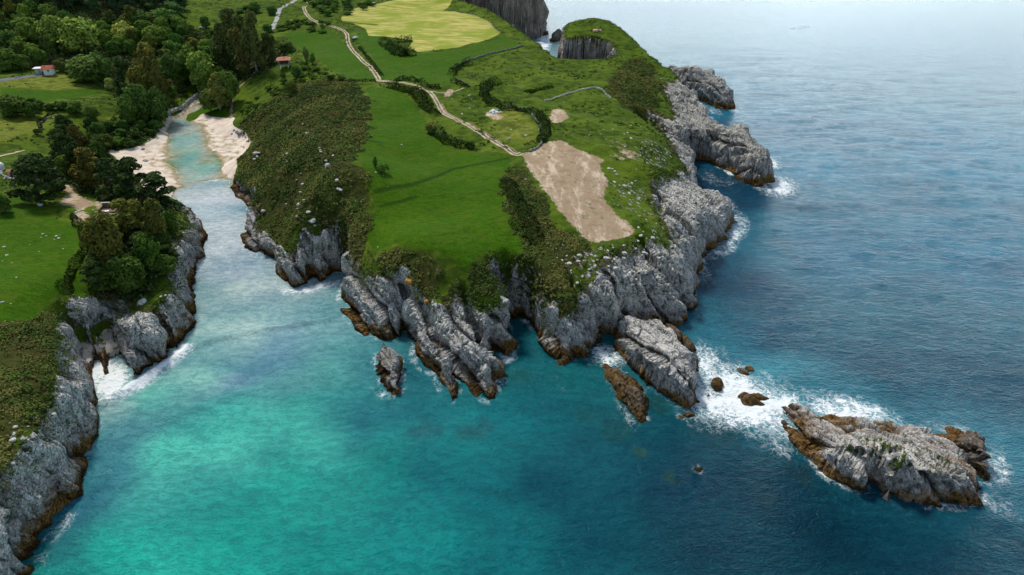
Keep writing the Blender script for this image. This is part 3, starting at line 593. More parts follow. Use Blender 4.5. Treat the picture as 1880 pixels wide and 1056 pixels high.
for lab, ring, tops, w_, mm in [
    ('round brown boulder in the white foam right of the long grey slab', [(1303,704),(1312,697),(1324,699),(1330,710),(1326,720),(1312,720),(1303,712)], [(1316,708,1.9)], 1.5, M_BROWN),
    ('tiny dark rock in the foam below the round brown boulder', [(1293,727),(1300,722),(1307,727),(1300,733)], [(1300,727,.9)], .8, M_BROWN),
    ('flat reddish brown rock awash in the middle of the foam', [(1354,728),(1366,719),(1392,722),(1410,733),(1404,742),(1380,748),(1362,745)], [(1372,732,1.7),(1390,733,1.3)], 1.8, M_BROWN),
    ('flat dark rock awash at the upper edge of the foam', [(1352,678),(1366,670),(1384,674),(1390,684),(1376,690),(1358,688)], [(1370,680,.9)], 1.6, M_BROWN),
    ('small ochre rock just below the tip of the long grey slab', [(1245,762),(1254,756),(1270,757),(1276,763),(1264,769),(1249,768)], [(1260,762,.8)], 1.0, M_BROWN),
    ('pale rock barely breaking the surface in the open dark water', [(1272,860),(1280,855),(1291,858),(1288,867),(1277,866)], [(1281,861,.5)], 1.0, M_ISLET),
    ('ochre boulder wedged behind the upper end of the long grey slab', [(1218,605),(1236,602),(1250,612),(1256,628),(1248,640),(1232,630),(1222,618)], [(1232,612,3.2),(1246,628,3)], 1.5, M_BROWN),
    ('dark brown boulder on the seaward side of the long grey slab', [(1246,612),(1262,615),(1272,630),(1276,645),(1264,652),(1252,640)], [(1262,630,2.6)], 1.5, M_BROWN),
    ('ochre block against the right flank of the long grey slab', [(1266,654),(1280,656),(1286,668),(1283,682),(1274,684),(1268,668)], [(1277,668,2.4)], 1.2, M_BROWN),
    ('larger ochre boulder of the pair at the foot of the cliff by the narrow inlet', [(1022,664),(1034,656),(1047,662),(1048,671),(1036,676),(1024,672)], [(1036,664,2.2)], 1.2, M_BROWN),
    ('smaller ochre boulder of the pair at the foot of the cliff by the narrow inlet', [(1036,650),(1046,646),(1056,654),(1054,662),(1042,660)], [(1046,654,2.3)], 1.1, M_BROWN)]:
    islet('boulder', ring, tops, w_, mm, lab, 'boulder', res=0.22, amp=0.45, sub=1.5)

# ------------------------------------------------------------------ sea: one sheet to the horizon
GW = Raster(-640, 20, 320, 600, 0.6)
Dw = GW.dist(SH, 14.0)
for R in SEA_RINGS: Dw = np.minimum(Dw, GW.dist(R, 14.0))
Iw = GW.fill([(p[0], p[1]) for p in SH])
for R in SEA_RINGS: Iw |= GW.fill(R)
wx = np.concatenate([-spaced(88, 30000, lambda x: max(0.7, (x - 70) * 0.05))[::-1], np.arange(-87.3, 175, 0.7), spaced(175, 30000, lambda x: max(0.7, (x - 160) * 0.05))])
wy = np.concatenate([-spaced(-50, 5000, lambda x: max(1.0, (x + 60) * 0.08))[::-1], spaced(51, 40000, lambda y: 0.6 if y < 230 else max(0.6, min(1.6, (y - 230) * 0.01 + .6)) if y < 620 else (y - 600) * 0.06 + 1)])
X, Y = np.meshgrid(wx, wy)
def areaW(pts, soft, val=1.0):
    return blur(GW.fill(polyW(pts)), soft, 2) * val * 1.22 * (0.86 + 0.5 * nzw)
nzw = fbm(GW.X / 5, GW.Y / 5, o=4, s=61)
FOAM = np.clip(0.9 - Dw / 2.2, 0, .8) * (0.55 + 1.1 * np.clip(nzw, -.4, .6)) * (0.40 + 0.9 * np.clip(fbm(GW.X / 14, GW.Y / 14, o=2, s=91) + 0.2, 0, 1))
FOAM[Iw] = np.maximum(FOAM[Iw], 0.0)
for pts, s_, v_ in [
    ([(1262,618),(1290,625),(1310,648),(1325,668),(1360,690),(1400,700),(1440,712),(1480,722),(1510,738),(1440,744),(1432,760),(1450,805),(1470,835),(1450,830),(1420,800),(1390,785),(1330,778),(1290,776),(1265,762),(1283,735),(1284,700),(1276,650)], 4, 1.05),
    ([(1440,715),(1500,722),(1560,740),(1612,742),(1645,768),(1658,788),(1600,785),(1520,768),(1470,745)], 3, 1.0),
    ([(1400,780),(1450,800),(1500,850),(1490,860),(1440,830),(1390,800)], 3, .75),
    ([(1270,600),(1290,620),(1330,650),(1350,680),(1310,665),(1280,630)], 3, .55), ([(1340,660),(1400,665),(1400,690),(1340,690)], 3, .55),
    ([(1083,655),(1118,622),(1128,640),(1145,668),(1152,680),(1118,668),(1080,680)], 2, .85), ([(1098,676),(1112,712),(1132,745),(1150,772),(1175,790),(1200,780),(1194,745),(1210,770),(1180,800),(1140,785),(1110,735)], 2, .62),
    ([(1148,684),(1165,690),(1155,676)], 2, .7),
    ([(684,700),(700,715),(715,726),(730,735),(748,722),(742,712),(740,735),(720,742),(690,725),(680,710)], 1, .7),
    ([(1795,800),(1822,815),(1845,850),(1842,890),(1815,905),(1815,870),(1805,830)], 2, 1.05), ([(1805,890),(1850,915),(1866,960),(1830,945),(1800,925)], 3, .85),
    ([(1560,900),(1620,918),(1700,935),(1760,940),(1800,935),(1750,955),(1690,950),(1600,935),(1550,915)], 3, .62),
    ([(1685,785),(1720,770),(1780,778),(1790,786),(1740,782),(1712,792),(1700,800)], 2, .75),
    ([(1398,335),(1418,322),(1450,325),(1462,345),(1448,362),(1410,362),(1390,348)], 3, .78), ([(1290,345),(1270,310),(1300,300),(1330,318),(1380,345),(1350,352)], 4, .26), ([(1280,195),(1305,198),(1330,225),(1300,222)], 3, .34),
    ([(1395,285),(1420,290),(1435,310),(1410,312)], 2, .75),
    ([(1285,345),(1310,352),(1345,372),(1368,410),(1365,432),(1335,452),(1302,480),(1290,475),(1330,440),(1350,408),(1340,380),(1300,362)], 2, .95),
    ([(1285,470),(1300,490),(1298,525),(1284,515)], 2, .9), ([(1300,455),(1340,440),(1352,452),(1320,470),(1300,478)], 2, .8), ([(1355,395),(1372,410),(1368,435),(1350,440)], 2, .75), ([(1262,568),(1278,560),(1285,575),(1270,590)], 2, .45),
    ([(150,655),(175,660),(210,655),(240,690),(215,725),(190,748),(178,725)], 2, .9),
    ([(153,668),(166,662),(180,690),(190,698),(208,696),(220,672),(228,680),(240,694),(225,712),(205,730),(188,745),(182,740),(176,720),(164,690)], 1, 1.1),
    ([(185,748),(230,712),(290,672),(345,628),(356,640),(304,684),(244,720),(192,750)], 1, 1.15), ([(345,615),(362,598),(366,560),(370,545),(372,560),(372,590),(350,628)], 1, .75),
    ([(65,1040),(95,995),(118,950),(130,935),(138,935),(130,960),(100,1005),(72,1050)], 1, .9), ([(150,880),(160,850),(176,830),(170,860),(150,900)], 1, .5), ([(183,775),(190,765),(190,790),(182,810)], 1, .6),
    ([(500,508),(515,518),(530,532),(560,528),(600,518),(642,516),(636,522),(600,526),(565,538),(525,542),(505,525)], 1, .85),
    ([(444,455),(470,470),(505,480),(505,492),(470,484),(446,466)], 2, .65),
    ([(990,40),(1002,60),(1008,80),(1000,98),(985,92),(990,70)], 3, .95), ([(1130,60),(1165,85),(1205,122),(1190,120),(1150,85)], 4, .6),
    ([(1280,194),(1300,196),(1312,215),(1325,208),(1318,202),(1290,190)], 2, .7), ([(1340,204),(1358,194),(1364,206),(1345,212)], 2, .7), ([(1285,206),(1310,212),(1330,232),(1310,226)], 2, .45),
    ([(1365,545),(1420,530),(1520,540),(1560,560),(1500,552),(1420,548)], 6, .46), ([(1700,628),(1760,618),(1860,625),(1860,640),(1760,640)], 5, .46),
    ([(1445,55),(1480,42),(1503,36),(1500,42),(1470,56)], 3, .55),
    ([(1140,930),(1170,890),(1180,960),(1220,1000),(1200,1010),(1150,960)], 4, .50), ([(1290,960),(1400,980),(1500,1010),(1640,1050),(1500,1056),(1380,1010)], 8, .46), ([(1480,1030),(1600,1000),(1640,1056),(1500,1070)], 6, .46),
    ([(780,770),(900,780),(1000,850),(950,930),(850,900)], 12, .30), ([(950,600),(990,660),(1080,700),(1100,800),(960,780),(930,700)], 10, .32), ([(1250,850),(1275,850),(1290,870),(1275,872)], 2, .55),
    ([(330,345),(430,330),(440,345),(340,360)], 2, .12), ([(380,470),(480,480),(600,540),(560,580),(400,560)], 12, .30), ([(500,640),(700,690),(820,800),(650,760)], 14, .26)]:
    FOAM = np.maximum(FOAM, areaW(pts, s_ * 2, v_))
FOAM = np.clip(FOAM, 0, 1.2)
# colour of the water body, given by bottom and depth, with the inlet's silvery sheen painted in: control points (u, v, base colour)
WC = [(100,1040,(.004,.20,.165)),(250,1000,(.01,.36,.28)),(450,1000,(.006,.31,.24)),(600,1050,(.004,.235,.195)),(750,980,(.003,.17,.165)),(700,850,(.004,.21,.18)),
(300,850,(.07,.47,.36)),(420,800,(.06,.45,.35)),(520,900,(.01,.31,.24)),(550,780,(.04,.37,.29)),(250,730,(.09,.40,.33)),(350,690,(.18,.43,.37)),(450,620,(.25,.42,.40)),(420,540,(.30,.42,.41)),(500,540,(.28,.39,.40)),(600,600,(.13,.30,.32)),(420,430,(.40,.48,.50)),(400,370,(.42,.50,.54)),(450,480,(.28,.37,.42)),
(190,840,(.03,.16,.20)),(170,930,(.02,.12,.17)),(225,880,(.04,.19,.23)),(120,1000,(.01,.12,.14)),(210,780,(.06,.22,.25)),
(480,640,(.11,.24,.32)),(420,690,(.15,.27,.35)),(340,640,(.22,.40,.38)),(520,700,(.12,.33,.32)),(600,680,(.07,.30,.27)),(660,660,(.03,.17,.20)),(640,740,(.02,.20,.20)),(680,770,(.01,.12,.15)),(760,760,(.006,.12,.14)),(740,680,(.004,.10,.13)),
(850,800,(.004,.16,.165)),(920,760,(.003,.13,.15)),(800,860,(.003,.13,.145)),(900,900,(.003,.13,.145)),(980,700,(.002,.085,.10)),(1000,780,(.003,.10,.12)),(960,640,(.003,.09,.11)),(1050,700,(.003,.09,.10)),(930,1000,(.002,.10,.115)),(1040,900,(.002,.06,.085)),(1100,1000,(.002,.055,.075)),(1080,820,(.004,.07,.09)),
(1250,900,(.002,.030,.055)),(1300,1000,(.002,.036,.056)),(1400,900,(.0015,.024,.042)),(1500,980,(.0015,.028,.045)),(1700,1000,(.002,.034,.055)),(1850,980,(.003,.05,.075)),(1400,620,(.001,.058,.10)),(1600,700,(.001,.056,.092)),(1850,700,(.001,.060,.098)),(1500,450,(.002,.10,.17)),(1800,450,(.002,.10,.17)),(1350,520,(.002,.038,.075)),(1330,350,(.002,.035,.07)),(1450,300,(.003,.12,.20)),(1800,300,(.003,.12,.20)),(1500,150,(.02,.12,.18)),(1800,100,(.02,.12,.18)),(1100,20,(.02,.12,.18)),(1320,215,(.005,.13,.20)),(1350,230,(.004,.07,.13)),(1390,440,(.005,.10,.15)),(1240,815,(.002,.04,.06)),(1390,700,(.03,.22,.27)),(1560,760,(.02,.16,.21)),(1330,650,(.01,.12,.17)),(1840,870,(.02,.14,.19)),
(345,200,(.40,.42,.36)),(330,240,(.34,.42,.36)),(350,260,(.22,.42,.38)),(350,290,(.10,.36,.34)),(370,310,(.14,.38,.36)),(320,290,(.16,.28,.16)),(390,295,(.22,.30,.16)),(340,325,(.30,.36,.26)),(370,190,(.42,.36,.24)),(360,345,(.36,.44,.45)),(180,735,(.30,.42,.40))]
wp = np.array([W(u, v, 0) for u, v, c in WC]); wc = np.array([c for u, v, c in WC])
def water_colour(x, y):
    # inverse-distance blend, distances taken in units of the local sight distance
    sc_ = 1.0 / (y.clip(60, 1500) * 0.12 + 4)
    num = np.zeros((3,) + x.shape); den = np.zeros(x.shape)
    xw = x + fbm(x / 16, y / 16, o=3, s=12) * 7; yw = y + fbm(x / 16, y / 16, o=3, s=13) * 7
    for (px, py), c in zip(wp, wc):
        d2 = ((xw - px) ** 2 + (yw - py) ** 2) * sc_ ** 2 + 0.03
        w_ = 1 / d2 ** 1.7; den += w_
        for k in range(3): num[k] += w_ * c[k]
    return np.stack([num[k] / den for k in range(3)], -1)
GC = Raster(-700, -60, 900, 900, 3.0)
WCOL = water_colour(GC.X, GC.Y)
Xf, Yf = X.ravel(), Y.ravel()
wcol = np.stack([GC.samp(WCOL[..., k], Xf, Yf) for k in range(3)], -1)
mot = fbm(Xf / 18 + 3, Yf / 11, o=5, s=101) * .38 + np.clip(fbm(Xf / 30, Yf / 9 + Xf / 40, o=4, s=103) - .1, 0, 1) * -.5
wcol = wcol * (1 + mot[:, None] * np.array([1.3, .75, .6]) * (np.hypot(Xf, Yf) < 500)[:, None])
# drowned rocks showing through as olive or dark patches
for u, v, r, c in [(1175,830,1.6,(.03,.07,.03)),(1235,885,1.4,(.02,.055,.03)),(1228,872,1.3,(.02,.06,.04)),(870,790,4,(.02,.07,.075)),(780,790,3,(.02,.07,.08)),(1205,745,3,(.008,.03,.02)),(1075,760,3,(.01,.06,.055)),(1130,790,4,(.01,.055,.05)),(1470,870,3,(.012,.03,.03)),(1410,915,2.5,(.012,.04,.045)),(1320,790,5,(.004,.03,.04)),(950,690,3,(.01,.07,.06))]:
    px, py = W(u, v, 0); d = np.hypot(Xf - px, (Yf - py)) + fbm(Xf / 1.5, Yf / 1.5, o=3, s=33) * r * .7
    k = sstep(r * 1.2, r * .4, d)[:, None] * .5; wcol = wcol * (1 - k) + np.array(c) * k
fo = np.where((Xf > -640) & (Xf < 318) & (Yf > 20) & (Yf < 598), GW.samp(FOAM, Xf, Yf), 0)
# shallows of the lagoon: sand and green weed through the thin water
hl = np.where((Xf > -639) & (Xf < 149) & (Yf > 21) & (Yf < 779), G.samp(H, np.clip(Xf, -639, 149), np.clip(Yf, 21, 779)), -9)
nl = fbm(Xf / 3, Yf / 4, o=4, s=57)
isl = (Yf > 225) & (Yf < 420) & (Xf < -60) & (Xf > -260)
k = (sstep(-.45, -.12, hl + nl * .22) * isl)[:, None]; weed = sstep(.0, .25, fbm(Xf / 5, Yf / 6, o=4, s=58))[:, None]
wcol = wcol * (1 - k * .85) + k * .85 * (np.array([.42, .33, .22]) * (1 - weed) + np.array([.14, .19, .05]) * weed)
# swell
Zw = fbm(Xf / 22, Yf / 9, o=2, s=77) * 0.22 + fbm(Xf / 6, Yf / 3, o=2, s=78) * 0.10
fade = np.clip(1 - (np.hypot(Xf, Yf) - 350) / 250, 0, 1) * np.where((np.abs(Xf) < 640), 1, 0)
lag = np.clip((Yf - 225) / 30, 0, 1) * (Xf < 0) * (Xf > -400)
def crest(pts, h, w_):
    P = polyW(pts); g = Raster(min(p[0] for p in P) - 12, min(p[1] for p in P) - 12, max(p[0] for p in P) + 12, max(p[1] for p in P) + 12, 0.5)
    d = g.dist(P, 10, False); A = np.exp(-(d / w_) ** 2) * h * (d < 9.9)
    inside = (Xf > g.xs[0]) & (Xf < g.xs[-1]) & (Yf > g.ys[0]) & (Yf < g.ys[-1])
    r = np.zeros_like(Xf); r[inside] = g.samp(A, Xf[inside], Yf[inside]); return r
Zw += crest([(186,745),(240,712),(300,674),(350,640),(400,622),(450,612),(520,600),(600,588)], .9, 1.3) + crest([(330,760),(450,720),(560,690),(660,670)], .5, 2.0) + crest([(340,700),(400,660),(470,640)], .25, 2)
Zw = Zw * fade * (1 - lag) + 0.25 * np.clip(fo, 0, 1) * fade * (1 - lag) * (0.5 + fbm(Xf / 1.5, Yf / 1.5, o=2, s=2))
inl = G.samp(SD, np.clip(Xf, -639, 149), np.clip(Yf, 21, 779)); inl = np.where((Xf > -639) & (Xf < 149) & (Yf > 21) & (Yf < 779), inl, 0)
Zw = np.where(inl > 3.5, np.minimum(Zw, 0.0), Zw) - 0.0
N = NT('sea'); g = N.geo(); pos = g['Position']
col = N.attr('water_body', 'Color'); foam = N.attr('foam')
wp_ = N.n('ShaderNodeMapping', {0: pos}); wp_.inputs[2].default_value = (0, 0, 0.22); wp_.inputs[3].default_value = (0.55, 1.0, 1)
wv = wp_.outputs[0]
h1 = N.noise(wv, 0.22, 3, 0.55, dist=0.4); h2 = N.noise(wv, 0.75, 4, 0.62, dist=0.5); h3 = N.noise(N.vmap(pos, (0.8, 1.3, 1), (0, 0, -0.5)), 2.1, 3, 0.6, dist=0.3)
h = N.math('ADD', N.math('MULTIPLY', h1, 0.45), N.math('ADD', N.math('MULTIPLY', h2, 0.72), N.math('ADD', N.math('MULTIPLY', h3, 0.38), N.math('MULTIPLY', N.noise(pos, 5.0, 3, 0.6), 0.09))))
# lacy foam
dw = N.n('ShaderNodeVectorMath', {0: N.n('ShaderNodeVectorMath', {0: N.noise(pos, 0.35, 4, 0.65, out=1), 1: (0.5, 0.5, 0.5)}, operation='SUBTRACT').outputs[0], 1: (4.5, 4.5, 0)}, operation='MULTIPLY').outputs[0]
fp = N.n('ShaderNodeVectorMath', {0: pos, 1: dw}, operation='ADD').outputs[0]
lace = N.vor(fp, 0.85, 'DISTANCE_TO_EDGE'); lace2 = N.vor(fp, 2.4, 'DISTANCE_TO_EDGE'); fn = N.noise(fp, 0.55, 5, 0.65)
web = N.math('ADD', N.math('MULTIPLY', N.ramp(lace, 0.22, 0.0), 0.30), N.math('MULTIPLY', N.ramp(lace2, 0.25, 0.0), 0.14)); web = N.math('MULTIPLY', web, N.ramp(foam, 0.02, 0.3))
fst = N.noise(N.vmap(fp, (1.0, 0.22, 1), (0, 0, 0.9)), 0.5, 5, 0.7); fv = N.math('ADD', N.math('ADD', foam, web), N.math('ADD', N.math('MULTIPLY', N.math('SUBTRACT', fn, 0.5), 1.0), N.math('MULTIPLY', N.math('SUBTRACT', fst, 0.5), 1.1)))
fsol = N.ramp(fv, 0.64, 1.02)
fsoft = N.math('MULTIPLY', N.math('MULTIPLY', N.ramp(fv, 0.40, 0.85), 0.35), N.ramp(foam, 0.05, 0.3))
# aerated water round the foam goes paler and greener
col2 = N.mix(N.math('MULTIPLY', N.ramp(foam, 0.25, 0.9), 0.45), col, (0.10, 0.36, 0.40))
col2 = N.mix(N.math('MULTIPLY', N.ramp(h1, 0.35, 0.75), 0.35), col2, N.mix(1.0, col2, (0.55, 0.62, 0.7), 'MULTIPLY'))
rp = N.math('ADD', N.math('MULTIPLY', h2, 0.6), N.math('MULTIPLY', h3, 0.4)); col2 = N.mix(N.ramp(rp, 0.40, 0.60), N.mix(1.0, col2, (0.72, 0.78, 0.82), 'MULTIPLY'), N.mix(1.0, col2, (1.28, 1.16, 1.14), 'MULTIPLY'))  # ripple light painted into the water colour: crests lighter, troughs darker
fm = N.math('MAXIMUM', fsol, fsoft)
cc_ = N.mix(fm, col2, (0.80, 0.84, 0.86))
N.put(N.b.inputs['Base Color'], cc_); N.put(N.b.inputs['Roughness'], N.maprange(fm, 0, 1, 0.11, 0.75)); N.b.inputs['IOR'].default_value = 1.33; N.b.inputs['Specular IOR Level'].default_value = 0.27; N.b.inputs['Specular Tint'].default_value = (0.1, 0.80, 1.0, 1)
N.put(N.b.inputs['Normal'], N.bump(N.math('ADD', h, N.math('MULTIPLY', fm, 0.15)), 0.66, 1.0))
M_SEA = N.m
SF = grid_faces(len(wx), len(wy)); SV = np.stack([Xf, Yf, Zw], -1)
hh_ = np.where(inl > 0, G.samp(blur(H, 1, 1), np.clip(Xf, -639, 149), np.clip(Yf, 21, 779)), -1); kill = (inl[SF].min(1) > 4) & (hh_[SF].min(1) > 1.0); SF = SF[~kill]
used = np.unique(SF); mp = np.full(len(SV), -1, np.int64); mp[used] = np.arange(len(used))
tag(link('sea', mesh_from('sea', SV[used], mp[SF], M_SEA, {'water_body': wcol[used], 'foam': fo[used]})), kind='structure')
print('sea', len(SV), round(time.time() - T0, 1))
# ------------------------------------------------------------------ foliage
def quads(C, Nn, size, rng, squash=1.0):
    """one small leaf-clump face per centre, facing roughly along its normal"""
    n = len(C); Nn = Nn + rng.normal(0, 0.45, (n, 3)); Nn /= np.linalg.norm(Nn, axis=1, keepdims=True) + 1e-9
    r = rng.normal(0, 1, (n, 3)); A = np.cross(Nn, r); A /= np.linalg.norm(A, axis=1, keepdims=True) + 1e-9; B = np.cross(Nn, A)
    s = (np.asarray(size) * rng.uniform(0.55, 1.25, n))[:, None]
    A = A * s * 0.5; B = B * s * 0.5 * squash
    V = np.stack([C - A - B * .6, C + A * .8 - B, C + A + B * .7, C - A * .7 + B], 1).reshape(-1, 3)
    return V, np.arange(4 * n).reshape(-1, 4)
def lobe_leaves(lobes, n, size, rng, up=0.25, shell=(0.72, 1.04), floor=-0.55):
    L = np.array(lobes, float); vol = (L[:, 3] * L[:, 4]) ** 1.0 + L[:, 3] * L[:, 5]; idx = rng.choice(len(L), n, p=vol / vol.sum())
    d = rng.normal(0, 1, (n, 3)); d /= np.linalg.norm(d, axis=1, keepdims=True); d[:, 2] = np.where(d[:, 2] < floor, -d[:, 2], d[:, 2])
    nz_ = vnoise(d[:, 0] * 2.3 + idx * 7, d[:, 1] * 2.3, d[:, 2] * 2.3, 5)
    r = rng.uniform(shell[0], shell[1], n) * (0.78 + 0.42 * nz_)
    C = L[idx, :3] + d * L[idx, 3:6] * r[:, None]
    nn = d / (L[idx, 3:6] + 1e-6); nn /= np.linalg.norm(nn, axis=1, keepdims=True); nn[:, 2] += up
    return C, nn
def tube_mesh(paths, seg=7):
    V = []; F = []
    for P in paths:
        base = len(V)
        for k, (x, y, z, r) in enumerate(P):
            for a in range(seg):
                t = 2 * math.pi * a / seg; rr = r * (1 + 0.12 * math.sin(3 * t + k))
                V.append((x + rr * math.cos(t), y + rr * math.sin(t), z))
        for k in range(len(P) - 1):
            for a in range(seg):
                F.append((base + k * seg + a, base + k * seg + (a + 1) % seg, base + (k + 1) * seg + (a + 1) % seg, base + (k + 1) * seg + a))
    return V, F
M_BARK = plain('bark', (0.09, 0.07, 0.055), 0.9, 0.4); M_PALEBARK = plain('pale_bark', (0.30, 0.26, 0.21), 0.9, 0.35)
M_PINE = leaf_material('pine_leaf', (0.016, 0.028, 0.009), (0.034, 0.050, 0.014), (0.055, 0.062, 0.015))
M_EUC = leaf_material('eucalypt_leaf', (0.030, 0.040, 0.012), (0.064, 0.070, 0.018), (0.125, 0.090, 0.024))
M_BROAD = leaf_material('broad_leaf', (0.034, 0.060, 0.014), (0.070, 0.104, 0.022), (0.105, 0.135, 0.030))
M_SHRUB = leaf_material('shrub_leaf', (0.020, 0.038, 0.010), (0.042, 0.066, 0.014), (0.062, 0.082, 0.016))
PROTO = {}
def make_proto(kind, var):
    rng = np.random.default_rng(100 + var * 13 + len(kind)); L = []
    if kind == 'pine':
        paths = [[(0, 0, -.5, .32), (.1, 0, 2.5, .26), (.25, .1, 5, .2), (.2, .2, 8, .1)]]
        for k in range(15):
            z = 1.3 + 7.7 * k / 14; a = rng.uniform(0, 6.28); R = (3.2 if z < 6 else 3.2 - (z - 6) * .75) * rng.uniform(.5, 1.0)
            x, y = R * math.cos(a), R * math.sin(a); s = rng.uniform(1.0, 1.7)
            L.append((x, y, z, s * 1.15, s * 1.15, s * .55)); paths.append([(.15, .05, z - 1.6, .11), (x * .6, y * .6, z - .7, .06), (x, y, z, .03)])
        L.append((.2, .2, 9.0, 1.2, 1.2, .8)); n, sz, mat = 4200, .46, M_PINE; h, wd = 9.8, 8.0
    elif kind == 'eucalypt':
        paths = [[(0, 0, -.5, .34), (0, .1, 3, .27), (.3, 0, 6, .2), (.2, 0, 9, .12)]]
        for k in range(17):
            z = 1.2 + 9.0 * rng.uniform(0, 1) ** .85; a = k * 2.4 + rng.uniform(-.4, .4); R = 3.0 * math.sqrt(max(.08, 1 - abs(z - 5.2) / 6.0)) * rng.uniform(.35, 1.0)
            x, y = R * math.cos(a), R * math.sin(a); s = rng.uniform(.9, 1.5)
            L.append((x, y, z, s, s, s * .95)); paths.append([(.1, 0, max(1.5, z - 2.6), .13), (x * .7, y * .7, z - .8, .07), (x, y, z, .03)])
        L.append((0, 0, 5.4, 2.2, 2.2, 4.2)); n, sz, mat = 4400, .46, M_EUC; h, wd = 10.6, 7.6
    elif kind == 'broadleaf':
        paths = [[(0, 0, -.5, .30), (0, 0, 2, .24), (.1, .1, 5, .12)]]
        for k in range(18):
            a = k * 2.4; zz = rng.uniform(-.95, 1); R = 2.6 * math.sqrt(max(0.05, 1 - zz * zz)) * rng.uniform(.7, 1)
            x, y, z = R * math.cos(a), R * math.sin(a), 3.9 + zz * 3.0; s = rng.uniform(1.1, 1.7)
            L.append((x, y, z, s, s, s * .85)); paths.append([(0, 0, 1.8, .12), (x * .5, y * .5, z - .9, .07), (x, y, z, .03)])
        L.append((0, 0, 3.9, 2.6, 2.6, 3.4)); n, sz, mat = 4200, .45, M_BROAD; h, wd = 8.4, 7.6
    else:
        paths = [[(0, 0, -.3, .10), (.05, 0, .8, .06)], [(0, 0, -.1, .07), (.6, .2, .9, .03)], [(0, 0, -.1, .07), (-.5, .4, .9, .03)]]
        for k in range(8):
            a = k * 2.4; R = 1.0 * rng.uniform(.3, 1); s = rng.uniform(.6, .95)
            L.append((R * math.cos(a), R * math.sin(a), .75 + rng.uniform(-.2, .5), s, s, s * .8))
        n, sz, mat = 650, .30, M_SHRUB; h, wd = 2.1, 3.2
    C, nn = lobe_leaves(L, n, sz, rng, floor=-.55 if kind != 'shrub' else -.2); C[:, 2] = np.maximum(C[:, 2], .1)
    V, F = quads(C, nn, sz, rng)
    TV, TF = tube_mesh(paths, 6)
    PROTO[(kind, var)] = (mesh_from(kind + '_crown', V, F, mat, smooth=False), mesh_from(kind + '_trunk', TV, TF, M_PALEBARK if kind == 'eucalypt' else M_BARK), h, wd)
for k_, nv in (('pine', 3), ('eucalypt', 3), ('broadleaf', 4), ('shrub', 4)):
    for v_ in range(nv): make_proto(k_, v_)
NVAR = {'pine': 3, 'eucalypt': 3, 'broadleaf': 4, 'shrub': 4}
NAMES = {'pine': 'pine_tree', 'eucalypt': 'eucalyptus_tree', 'broadleaf': 'broadleaf_tree', 'shrub': 'bush'}
CNT = 0
def plant(kind, x, y, hgt, wid, label, group=None, tint=(1, 1, 1), cat=None, name=None, bare=False):
    global CNT; CNT += 1
    rr = random.Random(CNT); cm_, tm, h, wd = PROTO[(kind, CNT % NVAR[kind])]
    z = ground(x, y)
    r = empty(name or NAMES[kind], (x, y, z - .1), rr.uniform(0, 6.28), (wid / wd, wid / wd, hgt / h))
    tag(r, label, cat or ('bush' if kind == 'shrub' else 'tree'), group)
    c = link('foliage' if kind == 'shrub' else 'crown', cm_, r); t = link('stem' if kind == 'shrub' else 'trunk', tm, r)
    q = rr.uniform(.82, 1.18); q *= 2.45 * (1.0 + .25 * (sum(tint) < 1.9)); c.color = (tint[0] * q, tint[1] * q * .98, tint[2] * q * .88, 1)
    return r
def ztop(u, v, x, y):
    b = (528 - v) / FPX; return CAMH + y * (-sP + b * cP) / (cP + b * sP)
def tree(u, vt, vb, wpx, kind, label, tint=(1, 1, 1), group=None, **kw):
    x, y, z = onland([(u, vb)])[0]
    h = max(1.0, ztop(u, vt, x, y) - z); wid = wpx * depth_of(x, y, z + h / 2) / FPX
    return plant(kind, x, y, h, wid, label, group, tint, **kw)
GREY, DARK, LITE, GOLD, OLIVE = (1.1, 1.15, 1.2), (.62, .72, .8), (1.35, 1.35, 1.1), (2.5, 1.8, 1.3), (1.25, 1.1, .8)
